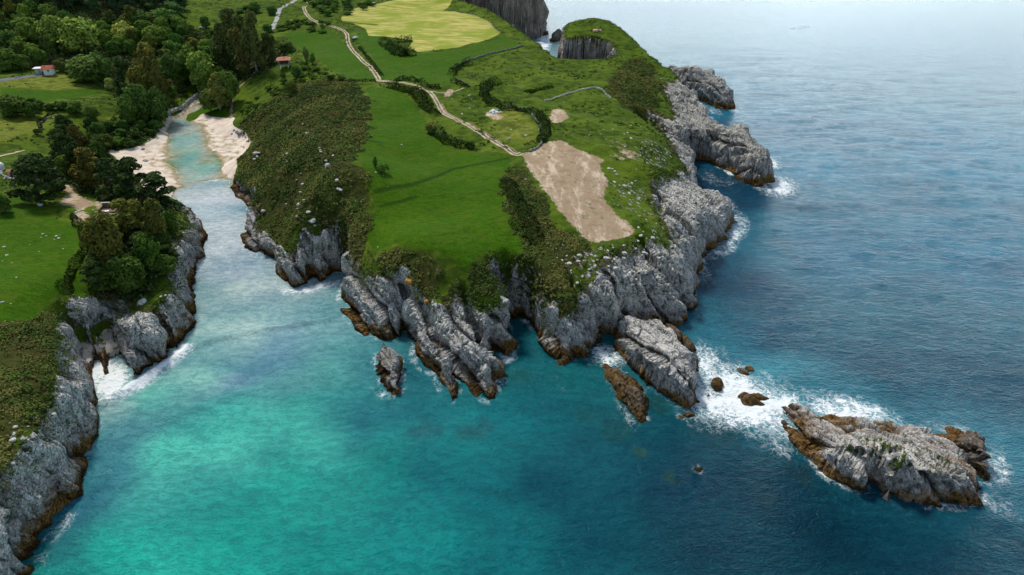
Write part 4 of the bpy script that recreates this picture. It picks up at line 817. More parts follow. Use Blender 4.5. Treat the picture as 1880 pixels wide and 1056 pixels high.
TREES = [
 (440,20,132,62,'eucalypt','tallest brown-topped eucalyptus, left of the terracotta roofed granary',DARK),(472,24,134,52,'eucalypt','tall dark eucalyptus nearest the terracotta roofed granary, at the end of the pale road',DARK),
 (418,42,128,46,'eucalypt','eucalyptus at the left edge of the tall dark grove',DARK),(497,62,118,34,'eucalypt','lower dark eucalyptus between the grove and the pale road',DARK),(455,55,140,56,'eucalypt','brown-green eucalyptus at the front of the tall dark grove',(.75,.7,.7)),
 (382,88,172,62,'broadleaf','pale green willow-like tree above the upper end of the stream',LITE),(372,92,140,34,'broadleaf','yellow-green treetop behind the pale willow-like tree',(1.5,1.4,.8)),
 (405,138,202,46,'eucalypt','grey-green tree with pale stems on the right bank of the stream',(1.25,1.3,1.1)),(425,122,190,42,'broadleaf','grey-green tree beside the brown footpath above the beach',(.9,1,.9)),(388,160,205,34,'broadleaf','rounded grey tree leaning over the stream mouth',(.9,.95,.9)),
 (345,98,150,40,'broadleaf','dark rounded tree left of the pale willow-like tree',(.6,.7,.7)),(322,96,160,44,'broadleaf','dark tree behind the tall brown eucalyptus by the valley',(.62,.72,.75)),
 (236,104,176,46,'pine','dark pine on a single bare trunk beside the pale blossoming tree',(.8,.9,1)),(280,86,190,62,'eucalypt','tall brown-flecked eucalyptus with white blossom in the middle of the valley',(1.1,.95,.8)),(302,104,206,52,'eucalypt','brown-green eucalyptus right of the white-flecked tall one',(.9,.85,.75)),
 (243,136,178,20,'broadleaf','small pale cream-flowering tree beside the dark pine trunk',(3.6,2.6,2.6)),(205,140,166,22,'broadleaf','small grey-green flowering tree at the corner of the yellow field',(2.2,1.8,2.0)),
 (262,148,222,54,'broadleaf','dark rounded tree standing at the back of the stony shore',(.6,.72,.7)),(296,156,226,46,'broadleaf','dark tree above the wall of the stream',(.6,.72,.7)),(240,170,226,40,'broadleaf','mid-green tree left of the dark rounded one at the back of the shore',(.7,.8,.7)),
 (165,96,152,74,'broadleaf','broad grey-green tree at the tip of the yellow field',(.72,.75,.75)),(112,108,132,26,'broadleaf','low brownish tree right of the red roofed cottage',(.8,.7,.8)),(190,92,150,44,'broadleaf','dark tree behind the corner of the yellow field',(.5,.6,.6)),
 (102,24,84,52,'broadleaf','left one of the two big pale green trees under the dark ridge wood',(1.35,1.25,1.1)),(152,24,98,78,'broadleaf','biggest pale green tree under the dark ridge wood',(1.45,1.35,1.15)),(56,28,72,54,'broadleaf','olive green tree left of the two big pale ones',(.95,1,.8)),
 (233,36,84,44,'broadleaf','golden straw-coloured tree in the green wood',(2.9,2.0,2.0)),(290,44,86,46,'broadleaf','pale olive tree at the foot of the ridge meadow',(1.3,1.3,1.0)),(268,32,70,40,'broadleaf','mid-green tree between the golden one and the meadow',(.8,.9,.8)),
 (20,52,100,50,'broadleaf','dark green tree at the far left of the wood',(.6,.75,.75)),(74,84,120,34,'broadleaf','small olive tree just above the red roofed cottage',(.8,.9,.7)),(18,88,130,52,'broadleaf','green tree above the grey tarmac by the cottage',(.7,.85,.7)),(42,96,126,36,'broadleaf','green tree just left of the white-roofed annex',(.75,.85,.7)),
 (300,14,46,62,'broadleaf','big dark rounded tree at the edge of the ridge meadow',(.5,.65,.7)),(262,18,50,44,'broadleaf','dark tree left of the big rounded one by the ridge meadow',(.45,.6,.65)),(318,0,28,44,'broadleaf','farthest dark tree along the ridge meadow',(.5,.65,.75)),
 (378,27,52,20,'broadleaf','small round tree alone in the ridge meadow',(.6,.8,.8)),
 (141,184,208,28,'broadleaf','dark round tree left in the pasture behind the curved wall',(.55,.65,.6)),(172,192,224,30,'broadleaf','dark round tree right of its twin in the pasture',(.6,.65,.6)),(108,184,200,14,'broadleaf','little tree rising out of the field hedge',(.5,.65,.6)),
 (28,172,214,56,'broadleaf','big dark tree clump between the two left fields',(.48,.55,.5)),(62,186,214,32,'broadleaf','dark tree at the right end of the clump between fields',(.5,.6,.5)),
 (213,212,231,20,'shrub','single round dark bush in the pasture clearing',(.6,.7,.6)),(71,233,248,16,'shrub','dark round bush at the corner of the curved wall',(.6,.6,.6)),
 (128,210,262,32,'pine','narrow dark pine at the right of the left lower field',(.75,.85,.9)),(172,216,258,24,'pine','narrow dark pine next to the pasture clearing',(.75,.85,.9)),(150,234,292,42,'eucalypt','brownish tree behind the near dark pines',(.8,.65,.65)),(128,242,306,44,'pine','dark pine behind the sandy car track',(.7,.8,.85)),
 (75,286,372,84,'pine','wide near dark pine with bare grey lower branches beside the white tank',(.62,.7,.75)),(108,290,352,44,'pine','dark pine joined to the right of the widest one',(.6,.7,.75)),
 (176,268,350,68,'eucalypt','brown-crowned near eucalyptus in front of the sandy shore',(.95,.8,.65)),(150,262,330,44,'pine','dark pine left of the brown-crowned eucalyptus',(.6,.7,.75)),(212,290,366,56,'pine','near dark pine right of the brown-crowned eucalyptus',(.65,.75,.8)),
 (252,290,374,68,'pine','near open-crowned pine standing out against the sand',(.7,.8,.8)),(290,318,372,58,'pine','lowest dark pine reaching out over the water edge',(.65,.75,.8)),(196,338,368,20,'broadleaf','small bare pinkish shrub-like tree behind the roofless shed',(2.4,1.5,1.9)),
 (255,364,446,84,'eucalypt','olive-topped near eucalyptus beside the roofless shed',(1.0,.95,.65)),(212,396,498,86,'eucalypt','largest near eucalyptus below the sandy track',(1.05,.95,.72)),(292,372,452,56,'eucalypt','near tree on the cliff edge above the narrow inlet',(.75,.75,.6)),
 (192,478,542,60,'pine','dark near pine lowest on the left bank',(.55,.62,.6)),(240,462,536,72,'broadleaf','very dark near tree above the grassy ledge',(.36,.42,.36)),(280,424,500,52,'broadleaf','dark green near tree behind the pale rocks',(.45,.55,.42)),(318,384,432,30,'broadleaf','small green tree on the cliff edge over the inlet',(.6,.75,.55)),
 (10,352,392,34,'broadleaf','dark bush-like tree cut by the left edge of the photo',(.5,.55,.5)),
 (545,118,144,20,'broadleaf','small dark round tree in front of the granary',(.45,.65,.6)),(536,146,172,22,'broadleaf','brownish bush with a pale crown below the granary',(.9,.75,.6)),(563,84,112,12,'broadleaf','thin grey-leaved tree at the meadow edge behind the granary',(1.0,.95,1.0)),(575,96,118,12,'broadleaf','darker small tree next to the thin grey-leaved one',(.5,.6,.5)),
 (527,74,96,34,'broadleaf','green tree between the granary and the pale road',(.7,.75,.65)),(492,42,60,20,'broadleaf','round tree just left of the pale road',(.5,.7,.65)),(468,4,24,26,'broadleaf','dark treetop at the field edge behind the grove',(.5,.7,.7)),(500,10,28,20,'broadleaf','dark tree at the bend of the pale road',(.5,.7,.7)),
 (626,134,148,16,'broadleaf','small pale round bush right of the granary slope',(1.2,1.1,1.1)),(792,222,245,26,'broadleaf','grey-brown round bush beside the farm track',(1.4,1.0,1.1)),
 (690,286,308,10,'broadleaf','small dark bush standing alone in the bright meadow',(.45,.6,.45)),(702,298,318,26,'shrub','low green bush beside the dark one in the bright meadow',(.8,1.0,.7))]
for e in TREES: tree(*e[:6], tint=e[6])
# the woods
def scatter(poly, n, dmin, seed):
    rr = random.Random(seed); P = onland(poly); xs = [p[0] for p in P]; ys = [p[1] for p in P]; out = []
    m = G.fill([(p[0], p[1]) for p in P])
    for _ in range(n * 40):
        if len(out) >= n: break
        x, y = rr.uniform(min(xs), max(xs)), rr.uniform(min(ys), max(ys))
        i, j = int((x - G.x0) / .5), int((y - G.y0) / .5)
        if not (0 <= i < G.nx and 0 <= j < G.ny and m[j, i]): continue
        if any((x - a) ** 2 + (y - b) ** 2 < dmin * dmin for a, b in out): continue
        out.append((x, y))
    return out
def grove(poly, n, dmin, kinds, hr, wr, label, group, tints, seed):
    rr = random.Random(seed)
    for x, y in scatter(poly, n, dmin, seed):
        k = rr.choice(kinds); plant(k, x, y, rr.uniform(*hr), rr.uniform(*wr), label, group, rr.choice(tints))
grove([(-60,-12),(60,-12),(330,-12),(330,22),(280,34),(230,34),(160,20),(90,18),(0,32),(-60,40)], 105, 8.5, ['pine','eucalypt','pine'], (13, 19), (9, 13), 'dark tree of the dense wood on the far ridge', 'dark ridge wood', [(.62,1.05,1.55),(.6,.95,1.4),(.8,.95,1.1)], 3)  # bluish tints put the distance haze into the leaf colour
grove([(-40,40),(60,32),(160,60),(240,40),(330,60),(420,92),(430,112),(340,120),(240,105),(150,98),(95,112),(60,112),(-40,128)], 92, 8.0, ['broadleaf','broadleaf','eucalypt'], (8, 13), (8, 12), 'green tree of the mixed wood between the ridge and the fields', 'mixed green wood', [(.7,.9,.72),(.85,.95,.7),(.6,.8,.7),(1.05,1.1,.8)], 4)
grove([(290,120),(345,110),(350,160),(300,200),(270,215),(215,160)], 20, 6, ['broadleaf','eucalypt'], (7, 11), (6, 9), 'dark tree of the thicket left of the stream', 'thicket by the stream', [(.5,.6,.55),(.6,.65,.55)], 5)
grove([(185,238),(240,225),(290,216),(292,242),(262,262),(222,276),(200,258),(180,256)], 26, 4.5, ['broadleaf','shrub'], (3, 5), (5, 7), 'low dense bush of the thicket behind the sandy shore', 'thicket behind the shore', [(.42,.55,.45),(.5,.62,.5)], 6)
grove([(395,110),(440,118),(440,150),(420,175),(395,150)], 10, 7, ['broadleaf','eucalypt'], (8, 12), (6, 9), 'dark tree filling the valley right of the stream', 'valley trees', [(.45,.58,.55)], 7)
grove([(-40,165+25),(60,192),(120,198),(118,206),(60,208),(-40,214)], 16, 4, ['broadleaf','shrub'], (3, 5), (4, 6), 'dark bush of the hedge between the two left fields', 'field hedge bushes', [(.45,.55,.48)], 8)
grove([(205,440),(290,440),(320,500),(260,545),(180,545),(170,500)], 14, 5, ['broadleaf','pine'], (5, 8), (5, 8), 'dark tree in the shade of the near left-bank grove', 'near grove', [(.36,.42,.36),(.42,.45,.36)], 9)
grove([(120,250),(200,262),(190,300),(120,345),(95,330)], 14, 6, ['pine','broadleaf'], (7, 11), (6, 9), 'dark tree behind the near pines, left of the shore', 'trees behind the near pines', [(.45,.55,.5),(.5,.5,.42)], 10)
grove([(560,2),(640,2),(690,10),(650,26),(600,36),(585,30)], 26, 5, ['broadleaf','shrub'], (2.5, 5), (5, 8), 'dark bush in the thicket between the farm track and the hayfield', 'thicket by the hayfield', [(.5,.65,.55)], 11)
grove([(505,52),(560,38),(620,52),(590,62),(520,62)], 18, 4, ['shrub','broadleaf'], (2, 3.5), (4, 6), 'green bush on the bank between road and track', 'bank bushes', [(.6,.75,.6)], 12)
grove([(430,30),(400,60),(370,66),(400,75),(415,110),(440,20),(500,0),(470,10)], 22, 5, ['shrub','broadleaf'], (2, 4), (5, 7), 'bush on the slope below the ridge meadow', 'slope bushes', [(.6,.8,.7)], 13)
grove([(560,120),(620,140),(640,152),(590,150),(545,165),(520,185),(480,175),(470,205),(440,215),(455,190)], 34, 4, ['shrub'], (1.5, 3), (3, 5), 'bush on the slope below the granary', 'granary slope bushes', [(.6,.8,.6),(.8,.9,.6)], 14)
print('trees', CNT, round(time.time() - T0, 1))

# hedges: each one long clipped-less band of leaves
def band(name, label, cat, pts, width, hgt, tint, n_per_m=26, size=.42):
    P = onland(pts); rng = np.random.default_rng(len(label)); C = []; NN = []
    for (a, b) in zip(P[:-1], P[1:]):
        L = math.dist(a[:2], b[:2]); n = int(L * n_per_m * width / 2)
        t = rng.uniform(0, 1, n); th = rng.uniform(-.1, math.pi + .1, n); rr = rng.uniform(.7, 1.05, n)
        dx, dy = (b[0] - a[0]) / L, (b[1] - a[1]) / L
        x0 = a[0] + t * (b[0] - a[0]); y0 = a[1] + t * (b[1] - a[1])
        wob = .55 + .85 * vnoise(x0 / 2.6, y0 / 2.6, s=5); off = np.cos(th) * rr * width / 2 * wob
        x = x0 - dy * off; y = y0 + dx * off; z = G.samp(H, x, y) + np.maximum(np.sin(th), .02) * hgt * wob * rr
        C.append(np.stack([x, y, z], 1)); NN.append(np.stack([-dy * np.cos(th), dx * np.cos(th), np.sin(th) + .2], 1))
    C = np.concatenate(C); NN = np.concatenate(NN); c0 = np.array([C[:, 0].mean(), C[:, 1].mean(), C[:, 2].min()])
    V, F = quads(C - c0, NN, size, rng)
    o = tag(link(name, mesh_from(name, V, F, M_SHRUB, smooth=False), loc=tuple(c0)), label, cat); o.color = (*tint, 1); return o
band('hedge', 'thick dark hedge, left arm of the heart-shaped clump in the bright field', 'hedge', [(702,78),(716,88),(730,98),(742,104)], 6.5, 3.6, (.55,.75,.5))
band('hedge', 'rounded dark hedge, lower end of the heart-shaped clump in the bright field', 'hedge', [(728,98),(745,104),(756,100)], 7.5, 4.2, (.55,.72,.5))
band('hedge', 'short dark hedge reaching right from the heart-shaped clump to the hayfield', 'hedge', [(726,79),(742,77),(757,76)], 4, 3, (.5,.7,.5))
band('hedge', 'dark hedge at the foot of the curved stone wall below the bright field', 'hedge', [(829,138),(838,128),(848,122),(863,116)], 3.4, 2.6, (.5,.6,.55))
band('hedge', 'dark hedge on the bend above the colourful heap', 'hedge', [(912,152),(893,158),(888,172),(896,186),(915,196),(940,202)], 5.5, 2.6, (.48,.68,.5))
band('hedge', 'long dark curved hedge running down to the bare field corner', 'hedge', [(940,202),(968,205),(992,214),(1000,232),(1002,248),(992,262)], 4.5, 1.9, (.5,.66,.48))
band('hedge', 'bushy hedge under the farm track, left part', 'hedge', [(715,158),(735,165),(752,170),(768,172)], 6.0, 2.4, (.5,.66,.45))
band('hedge', 'dark hedge above the farm track below the bright field', 'hedge', [(726,149),(740,146),(762,150),(778,152)], 3.0, 2.2, (.5,.65,.5))
band('hedge', 'dark hedge right of the farm track near the path fork', 'hedge', [(784,158),(800,162),(808,160)], 3.0, 1.8, (.5,.65,.5))
band('hedge', 'bushy hedge between bright meadow and farm track', 'hedge', [(764,170),(775,185),(785,200),(800,210)], 6.0, 2.0, (.55,.68,.42))
band('hedge', 'curved dark hedge at the upper right of the bright meadow', 'hedge', [(800,242),(812,256),(830,266),(855,272),(872,272)], 5.0, 2.4, (.48,.68,.48))
band('hedge', 'dark hedge line along the right of the near left field', 'hedge', [(133,398),(150,420),(162,440),(156,462),(140,485),(128,510),(118,540)], 2.6, 1.5, (.38,.5,.34), 34, .35)
band('hedge', 'green hedge along the right of the farm track beside the bright field', 'hedge', [(660,88),(675,106),(690,126),(702,140)], 2.0, 1.2, (.6,.8,.6))
band('hedge', 'hedge line closing the top of the long meadow strip', 'hedge', [(640,149),(665,150),(690,150)], 1.8, 1.0, (.6,.8,.6))
band('hedge', 'dark bush row behind the path fork', 'hedge', [(832,150),(845,156),(858,160)], 3.2, 2.0, (.5,.65,.55))
band('hedge', 'low dark thicket crossing the rough pasture', 'hedge', [(965,170),(990,165),(1015,160)], 3.2, .9, (.65,.85,.5))
band('hedge', 'bushy dark bank down the right side of the bright meadow', 'hedge', [(928,330),(938,350),(950,368),(962,390),(975,420),(985,450)], 5.0, 1.6, (.55,.66,.5))
band('hedge', 'bright green bush row in the dark bank left of the bare field', 'hedge', [(940,405),(948,418),(958,425)], 3.0, 1.6, (.95,1.35,.6))
band('hedge', 'dark field edge hedge beside the left yellow field', 'hedge', [(75,238),(72,226),(86,214),(108,207)], 2.0, 1.0, (.55,.6,.5))

# ground cover: heath and gorse on the slopes, tufts on the rough pasture
def ground_cover(name, label, mask, n, hr, wr, leaves, size, palette, seed, hue):
    rng = np.random.default_rng(seed); M = mask.ravel() ** 1.5
    yy = G.Y.ravel(); M = M * np.clip(180 / np.maximum(yy, 60), .25, 1.0)
    idx = rng.choice(M.size, n, p=M / M.sum()); x = G.X.ravel()[idx] + rng.uniform(-.3, .3, n); y = yy[idx] + rng.uniform(-.3, .3, n)
    z = G.samp(H, x, y); h = rng.uniform(*hr, n); w_ = rng.uniform(*wr, n) * (1 + (y > 200) * .5)
    k = rng.integers(leaves[0], leaves[1], n); R = np.repeat(np.arange(n), k); m_ = len(R)
    d = rng.normal(0, 1, (m_, 3)); d[:, 2] = np.abs(d[:, 2]) * .9 + .1; d /= np.linalg.norm(d, axis=1, keepdims=True)
    q = rng.uniform(.6, 1.05, m_)
    C = np.stack([x[R] + d[:, 0] * w_[R] * q, y[R] + d[:, 1] * w_[R] * q, z[R] - .05 + d[:, 2] * h[R] * q], 1)
    V, F = quads(C, d + np.array([0, 0, .3]), size * (1 + (y[R] > 200) * .45), rng)
    pal = np.array(palette); hn = np.clip((fbm(x / hue, y / hue, o=3, s=seed) * 1.4 + .5), 0, .999); pi_ = (hn * len(pal)).astype(int)
    jit = rng.integers(0, len(pal), n); pi_ = np.where(rng.uniform(0, 1, n) < .15, jit, pi_)
    col = pal[pi_][R] * rng.uniform(.85, 1.18, m_)[:, None] * 1.95
    me = mesh_from(name, V, F, M_COVER, {'tint': np.repeat(col, 4, 0)}, smooth=False)
    return tag(link(name, me), label, None, None, 'stuff')
N = NT('ground_cover_leaf'); N.fin(N.attr('tint', 'Color'), .85, .08); M_COVER = N.m
near = lambda m: m
SCRM = SCRUB * (ROCK < .5) * (SD > .5) * (SCRUB > .4)
o = ground_cover('heath', 'dark green and brown heath and gorse covering the slopes', SCRM * np.clip(.5 + fbm(G.X / 4, G.Y / 4, o=3, s=66) * 1.6, .12, 1), 24000, (.15, .85), (.35, 1.0), (14, 24), .30, [(.030,.046,.009),(.040,.056,.011),(.052,.062,.013),(.064,.058,.015),(.036,.062,.011),(.060,.078,.015),(.050,.068,.013),(.078,.078,.020)], 5, 11)
o = ground_cover('undergrowth', 'dark low growth covering the floor of the woods', WOOD * (SAND < .2) * (ROCK < .5) * (DIRT < .2), 9000, (.5, 1.8), (.9, 2.2), (12, 20), .55, [(.018,.032,.008),(.028,.048,.012),(.035,.060,.014),(.045,.055,.014)], 15, 20)
RGH = (1 - np.clip(LUSH * 1.3 + ROCK * 1.5 + SAND * 2 + DIRT * 2 + MOWN * 2 + SCRUB + PALE * .7 + FARM * .4, 0, 1)) * (SD > 2) * (G.Y < 560) * (H > 2.5) * np.clip(fbm(G.X / 9, G.Y / 9, o=3, s=19) * 2.2 + .35, .03, 1)
o = ground_cover('pasture_tufts', 'tussocks of rough grass over the headland pasture', RGH, 20000, (.15, .6), (.3, 1.0), (8, 14), .32, [(.022,.044,.006),(.030,.055,.007),(.040,.070,.008),(.024,.042,.008),(.052,.070,.012)], 6, 20)
EDG = np.clip(blur((ROCK > .5).astype(float), 3, 2), 0, 1); EDG = EDG * (1 - EDG) * 4 * (H > 4) * (SAND < .1)
LSM = LUSH * (LUSH > .6) * (G.Y < 330) 
o = ground_cover('cliff_edge_grass', 'ragged grass and herbs hanging on the cliff edges', EDG, 9000, (.12, .4), (.2, .55), (7, 12), .26, [(.040,.060,.012),(.060,.075,.016),(.032,.045,.010),(.085,.075,.030)], 7, 8)
print('cover meshes', round(time.time() - T0, 1))
# ------------------------------------------------------------------ roads and tracks, draped on the ground
tri_bvh = BVHTree.FromPolygons([tuple(v) for v in LV.tolist()], LF[(LV[LF[:, 0], 2] > 0.2)].tolist(), all_triangles=False)
def surf(x, y):
    h = tri_bvh.ray_cast(Vector((x, y, 90)), Vector((0, 0, -1)))
    return h[0].z if h[0] is not None else ground(x, y)
def smooth_line(P, step=0.7):
    P = [np.array(p[:2]) for p in P]; P = [2 * P[0] - P[1]] + P + [2 * P[-1] - P[-2]]; out = []
    for k in range(1, len(P) - 2):
        n = max(2, int(np.linalg.norm(P[k + 1] - P[k]) / step))
        for i in range(n):
            t = i / n; a, b, c, d = P[k - 1:k + 3]
            out.append(.5 * ((2 * b) + (c - a) * t + (2 * a - 5 * b + 4 * c - d) * t * t + (3 * b - a - 3 * c + d) * t ** 3))
    out.append(P[-2]); return np.array(out)
def ribbon(V, F, L, off, wid, lift=.06, seed=0):
    tg = np.gradient(L, axis=0); tg /= np.linalg.norm(tg, axis=1, keepdims=True); nr = np.stack([-tg[:, 1], tg[:, 0]], 1)
    n1 = vnoise(np.arange(len(L)) * .35, np.zeros(len(L)), s=seed); base = len(V)
    for i, p in enumerate(L):
        w_ = wid * (.72 + .6 * n1[i])
        for k in range(4):
            q = p + nr[i] * (off + (k / 3 - .5) * w_); V.append((q[0], q[1], surf(q[0], q[1]) + lift))
    for i in range(len(L) - 1):
        for k in range(3): a = base + i * 4 + k; F.append((a, a + 1, a + 5, a + 4))
def road(name, pts, ribs, mat, kind='structure'):
    L = smooth_line(onland(pts)); V = []; F = []
    for off, wid, sd_ in ribs: ribbon(V, F, L, off, wid, seed=sd_)
    return tag(link(name, mesh_from(name, V, F, mat)), kind=kind)
M_TRACK = plain('pale_earth', (0.42, 0.34, 0.25), .95, .28, .4, .05); M_TRACKM = plain('trodden_earth', (0.25, 0.19, 0.12), .95, .35, .5, .05); M_ROAD = plain('worn_asphalt', (0.34, 0.34, 0.33), .9, .15, .6, .1); M_TAR = plain('tarmac', (0.13, 0.14, 0.16), .9, .2, .4, .1)
TRK = [(562,11),(558,15),(563,26),(571,35),(584,42),(605,47),(617,51),(630,56),(637,63),(639,77),(647,92),(665,111),(683,128),(696,147)]
road('farm_track', TRK, [(-.75, .85, 1), (.75, .85, 2)], M_TRACK)
road('farm_track', [(560,-14),(564,0),(566,6)], [(-.7, .85, 1), (.7, .85, 2)], M_TRACK)
TR2 = [(696,147),(717,150.5),(742,152),(763,157),(790,171),(804,191),(817,210),(845,225),(880,243),(912,263),(944,284),(958,281)]
road('farm_track', TR2, [(-.62, .8, 3), (.62, .8, 4)], M_TRACK)
road('track_crown', [(696,147),(717,150.5),(742,152),(763,157),(780,165)], [(0, 1.3, 5)], M_TRACKM)
road('track_crown', [(804,191),(817,210),(845,225),(880,243),(912,263),(944,284)], [(1.5, .7, 5)], M_TRACKM)
road('track_junction', [(690,146),(700,149),(712,150)], [(0, 2.6, 5)], M_TRACK)
road('pale_road', [(548,-8),(542,0),(525,10),(514,17),(511,26),(507,38),(499,56)], [(0, 2.9, 6)], M_ROAD)
road('footpath', [(790,168),(800,170),(817,171),(835,168),(850,163)], [(0, .8, 7)], M_TRACK)
road('footpath', [(424,217),(425,200),(428,180),(434,168),(444,156),(455,147),(470,137)], [(0, 1.5, 8)], M_TRACKM)
road('footpath', [(-30,294),(0,288),(25,282),(46,276)], [(0, 1.0, 9)], M_TRACK)
road('tarmac_yard', [(-40,153),(0,148),(30,144),(60,139),(88,136.5)], [(0, 5.5, 10)], M_TAR)
road('field_edge_path', [(813,20.5),(840,23),(869,28.5),(895,39),(905,50),(917,60)], [(0, .9, 11)], M_TRACKM)
print('roads', round(time.time() - T0, 1))

# ------------------------------------------------------------------ stones
def ico(sub):
    import bmesh
    bm = bmesh.new(); bmesh.ops.create_icosphere(bm, subdivisions=sub, radius=1.0)
    V = np.array([v.co[:] for v in bm.verts]); F = np.array([[v.index for v in f.verts] for f in bm.faces]); bm.free(); return V, F
M_STONE = islet_material('limestone', 0.0)
def stone_mat(name, a, b, dk=.35):
    N = NT(name); tc = N.n('ShaderNodeTexCoord').outputs['Object']; n = N.noise(tc, 1.6, 5, .65)
    c = N.mix(N.ramp(n, .36, .62), a, b); c = N.mix(N.math('MULTIPLY', N.ramp(N.vor(tc, 2.4, 'DISTANCE_TO_EDGE'), .08, 0), dk), c, (.05, .05, .05))
    return N.fin(c, .9, .1, N.bump(n, .12))
M_WSTONE = stone_mat('white_limestone', (.28, .28, .25), (.66, .65, .61)); M_GSTONE = stone_mat('grey_stone', (.15, .15, .15), (.36, .36, .36)); M_OSTONE = stone_mat('ochre_stone', (.34, .16, .03), (.55, .30, .07)); M_RSTONE = stone_mat('reddish_stone', (.48, .20, .14), (.66, .52, .42))
def stone_mesh(seed, mat, flat=.65):
    V, F = ico(2); rng = np.random.default_rng(seed); V = V * rng.uniform(.75, 1.2, 3)
    d = fbm(V[:, 0] * 1.3 + seed, V[:, 1] * 1.3, V[:, 2] * 1.3, 3, seed); V = V * (1 + d[:, None] * .55); V = np.where(np.abs(V) > .8, np.sign(V) * (.8 + (np.abs(V) - .8) * .3), V)
    V[:, 2] *= flat; return mesh_from('boulder', V, F, mat, smooth=False)
WST = [stone_mesh(k, M_WSTONE, .5 + .1 * (k % 3)) for k in range(6)]; GST = [stone_mesh(20 + k, M_GSTONE) for k in range(4)]
SC_ = 0
def stone(x, y, r, label, group=None, lib=None, name='boulder', sink=.4):
    global SC_; SC_ += 1; rr = random.Random(SC_ * 3)
    o = link(name, (lib or WST)[SC_ % len(lib or WST)], loc=(x, y, ground(x, y) + r * (.35 - sink)))
    o.rotation_euler = (rr.uniform(-.3, .3), rr.uniform(-.3, .3), rr.uniform(0, 6.28)); s = r * (.45 + .8 * rr.random() ** 1.6) if group else r; o.scale = (s * rr.uniform(.8, 1.4), s, s * rr.uniform(.8, 1.2))
    return tag(o, label, 'boulder', group)
def stones_px(pts, label, group, r=.5, **kw):
    for p, (x, y, z) in zip(pts, onland(pts)): stone(x, y, (p[2] if len(p) > 2 else r), label, group, **kw)
HILLP = [(525,170),(495,240),(550,230),(573,272),(628,320),(650,372),(668,400),(677,432),(720,500),(735,525),(738,565),(750,578),(428,355),(430,405),(515,480),(487,517),(525,543),(517,600),(530,640),(500,670),(490,690),(490,750),(283,715),(422,672),(560,730),(585,770),(530,830),(600,800),(632,330),(640,345),(520,620),(505,655),(545,840),(575,790),(590,780),(508,585),(710,370),(560,850),(595,870)]
stones_px([(400 + a / 3.352, 180 + b / 3.352, .5 + .4 * ((i * 7) % 5) / 5) for i, (a, b) in enumerate(HILLP)], 'white limestone knob poking out of the dark heath slope', 'white knobs on the heath slope', sink=-.5)
stones_px([(470,287,1.1),(473,292,.9),(468,296,.8),(476,284,.6)], 'pale rock on the steep heath above the beach', 'pale rocks above the beach', sink=-.5)
stones_px([(79,431),(85,434),(104,435,.7),(100,440),(108,438),(116,458),(72,463),(13,470),(22,483),(8,455),(54,449),(76,437),(111,433),(5,480),(30,510),(4,555),(20,558)], 'white stone lying in the near left field', 'stones in the left field', .4)
stones_px([(1124,311,.9),(1129,316,1.0),(1133,321,.8),(1118,310,.6)], 'white outcrop at the upper right corner of the bare field', 'corner outcrop')
stones_px([(1160,337),(1166,334),(1154,339),(1134,351),(1160,371),(1221,274),(1224,282),(1146,247),(1152,244),(1181,426,.7),(1176,433,.6),(1188,441,.7),(1199,438,.5),(1128,334),(1172,419),(1210,300),(1240,312),(1195,318),(1180,262),(1205,268),(1142,290),(1168,312)], 'pale stone scattered in the grass right of the bare field', 'stones right of the bare field', .5)
stones_px([(995,130,.7),(990,126,.6),(998,134,.5),(1118,165,.6),(1125,172,.6),(905,192),(869,181),(862,177,.7),(866,183),(830,183),(848,210),(862,200),(870,205),(905,232),(935,255),(938,238),(965,250),(947,243),(980,212),(985,225),(990,238),(1205,155),(1214,145,.8),(1035,188),(1050,196),(1130,230),(1062,242)], 'pale stone dotted over the rough headland pasture', 'pasture stones', .5)
stones_px([(810,243),(790,238),(873,238),(862,268),(737,266),(690,318),(704,323),(712,345),(663,372),(965,330),(943,352),(955,378),(960,398),(948,408),(928,372),(694,454)], 'small white stone beside the meadow and farm track', 'stones by the meadow', .35)
rs = random.Random(5)
for x, y in scatter([(1000,440),(1060,452),(1110,455),(1185,448),(1200,470),(1160,500),(1110,520),(1060,540),(1010,470)], 46, 1.3, 31): stone(x, y, rs.uniform(.3, .8), 'white limestone block in the rocky grass below the bare field', 'blocks below the bare field')
for x, y in scatter([(0,800),(40,780),(100,735),(118,700),(100,760),(40,850),(0,880)], 22, 1.2, 32): stone(x, y, rs.uniform(.3, .6), 'white block at the grassy edge of the lower left cliff', 'blocks on the lower left cliff edge')
for x, y in scatter([(1020,190),(1120,200),(1180,250),(1180,300),(1110,290),(1040,250)], 26, 3, 33): stone(x, y, rs.uniform(.25, .5), 'small pale stone in the hummocky grass above the bare field', 'stones above the bare field')
stones_px([(261,558,1.3)], 'big white rock on the grassy ledge of the left bank', None); stones_px([(304,544,.7),(308,550,.5),(296,546,.4)], 'white rock at the edge of the left bank ledge', 'ledge rocks')
stones_px([(752,524,.95)], 'bright orange boulder perched over the cleft in the cliffs', None, lib=[stone_mesh(50, M_OSTONE, .9)], sink=.2)
stones_px([(785,561,.7)], 'small orange rock at the edge of the cliff grass', None, lib=[stone_mesh(51, M_OSTONE, .8)])
RST = [stone_mesh(60, M_RSTONE, .9)]
stones_px([(1093,57,2.2)], 'large red and white boulder on top of the grassy knoll', None, lib=RST); stones_px([(1102,57,1.2)], 'smaller reddish boulder on top of the grassy knoll', None, lib=RST)
stones_px([(430,240,1.0),(435,243,1.2),(441,246,1.3),(447,249,1.1),(452,253,.9),(458,259,1.2),(462,262,1.4),(466,260,1.0),(426,246,.6),(444,243,.9),(455,248,.9)], 'grey boulder in the pile along the right side of the beach', 'beach boulder pile', lib=GST)
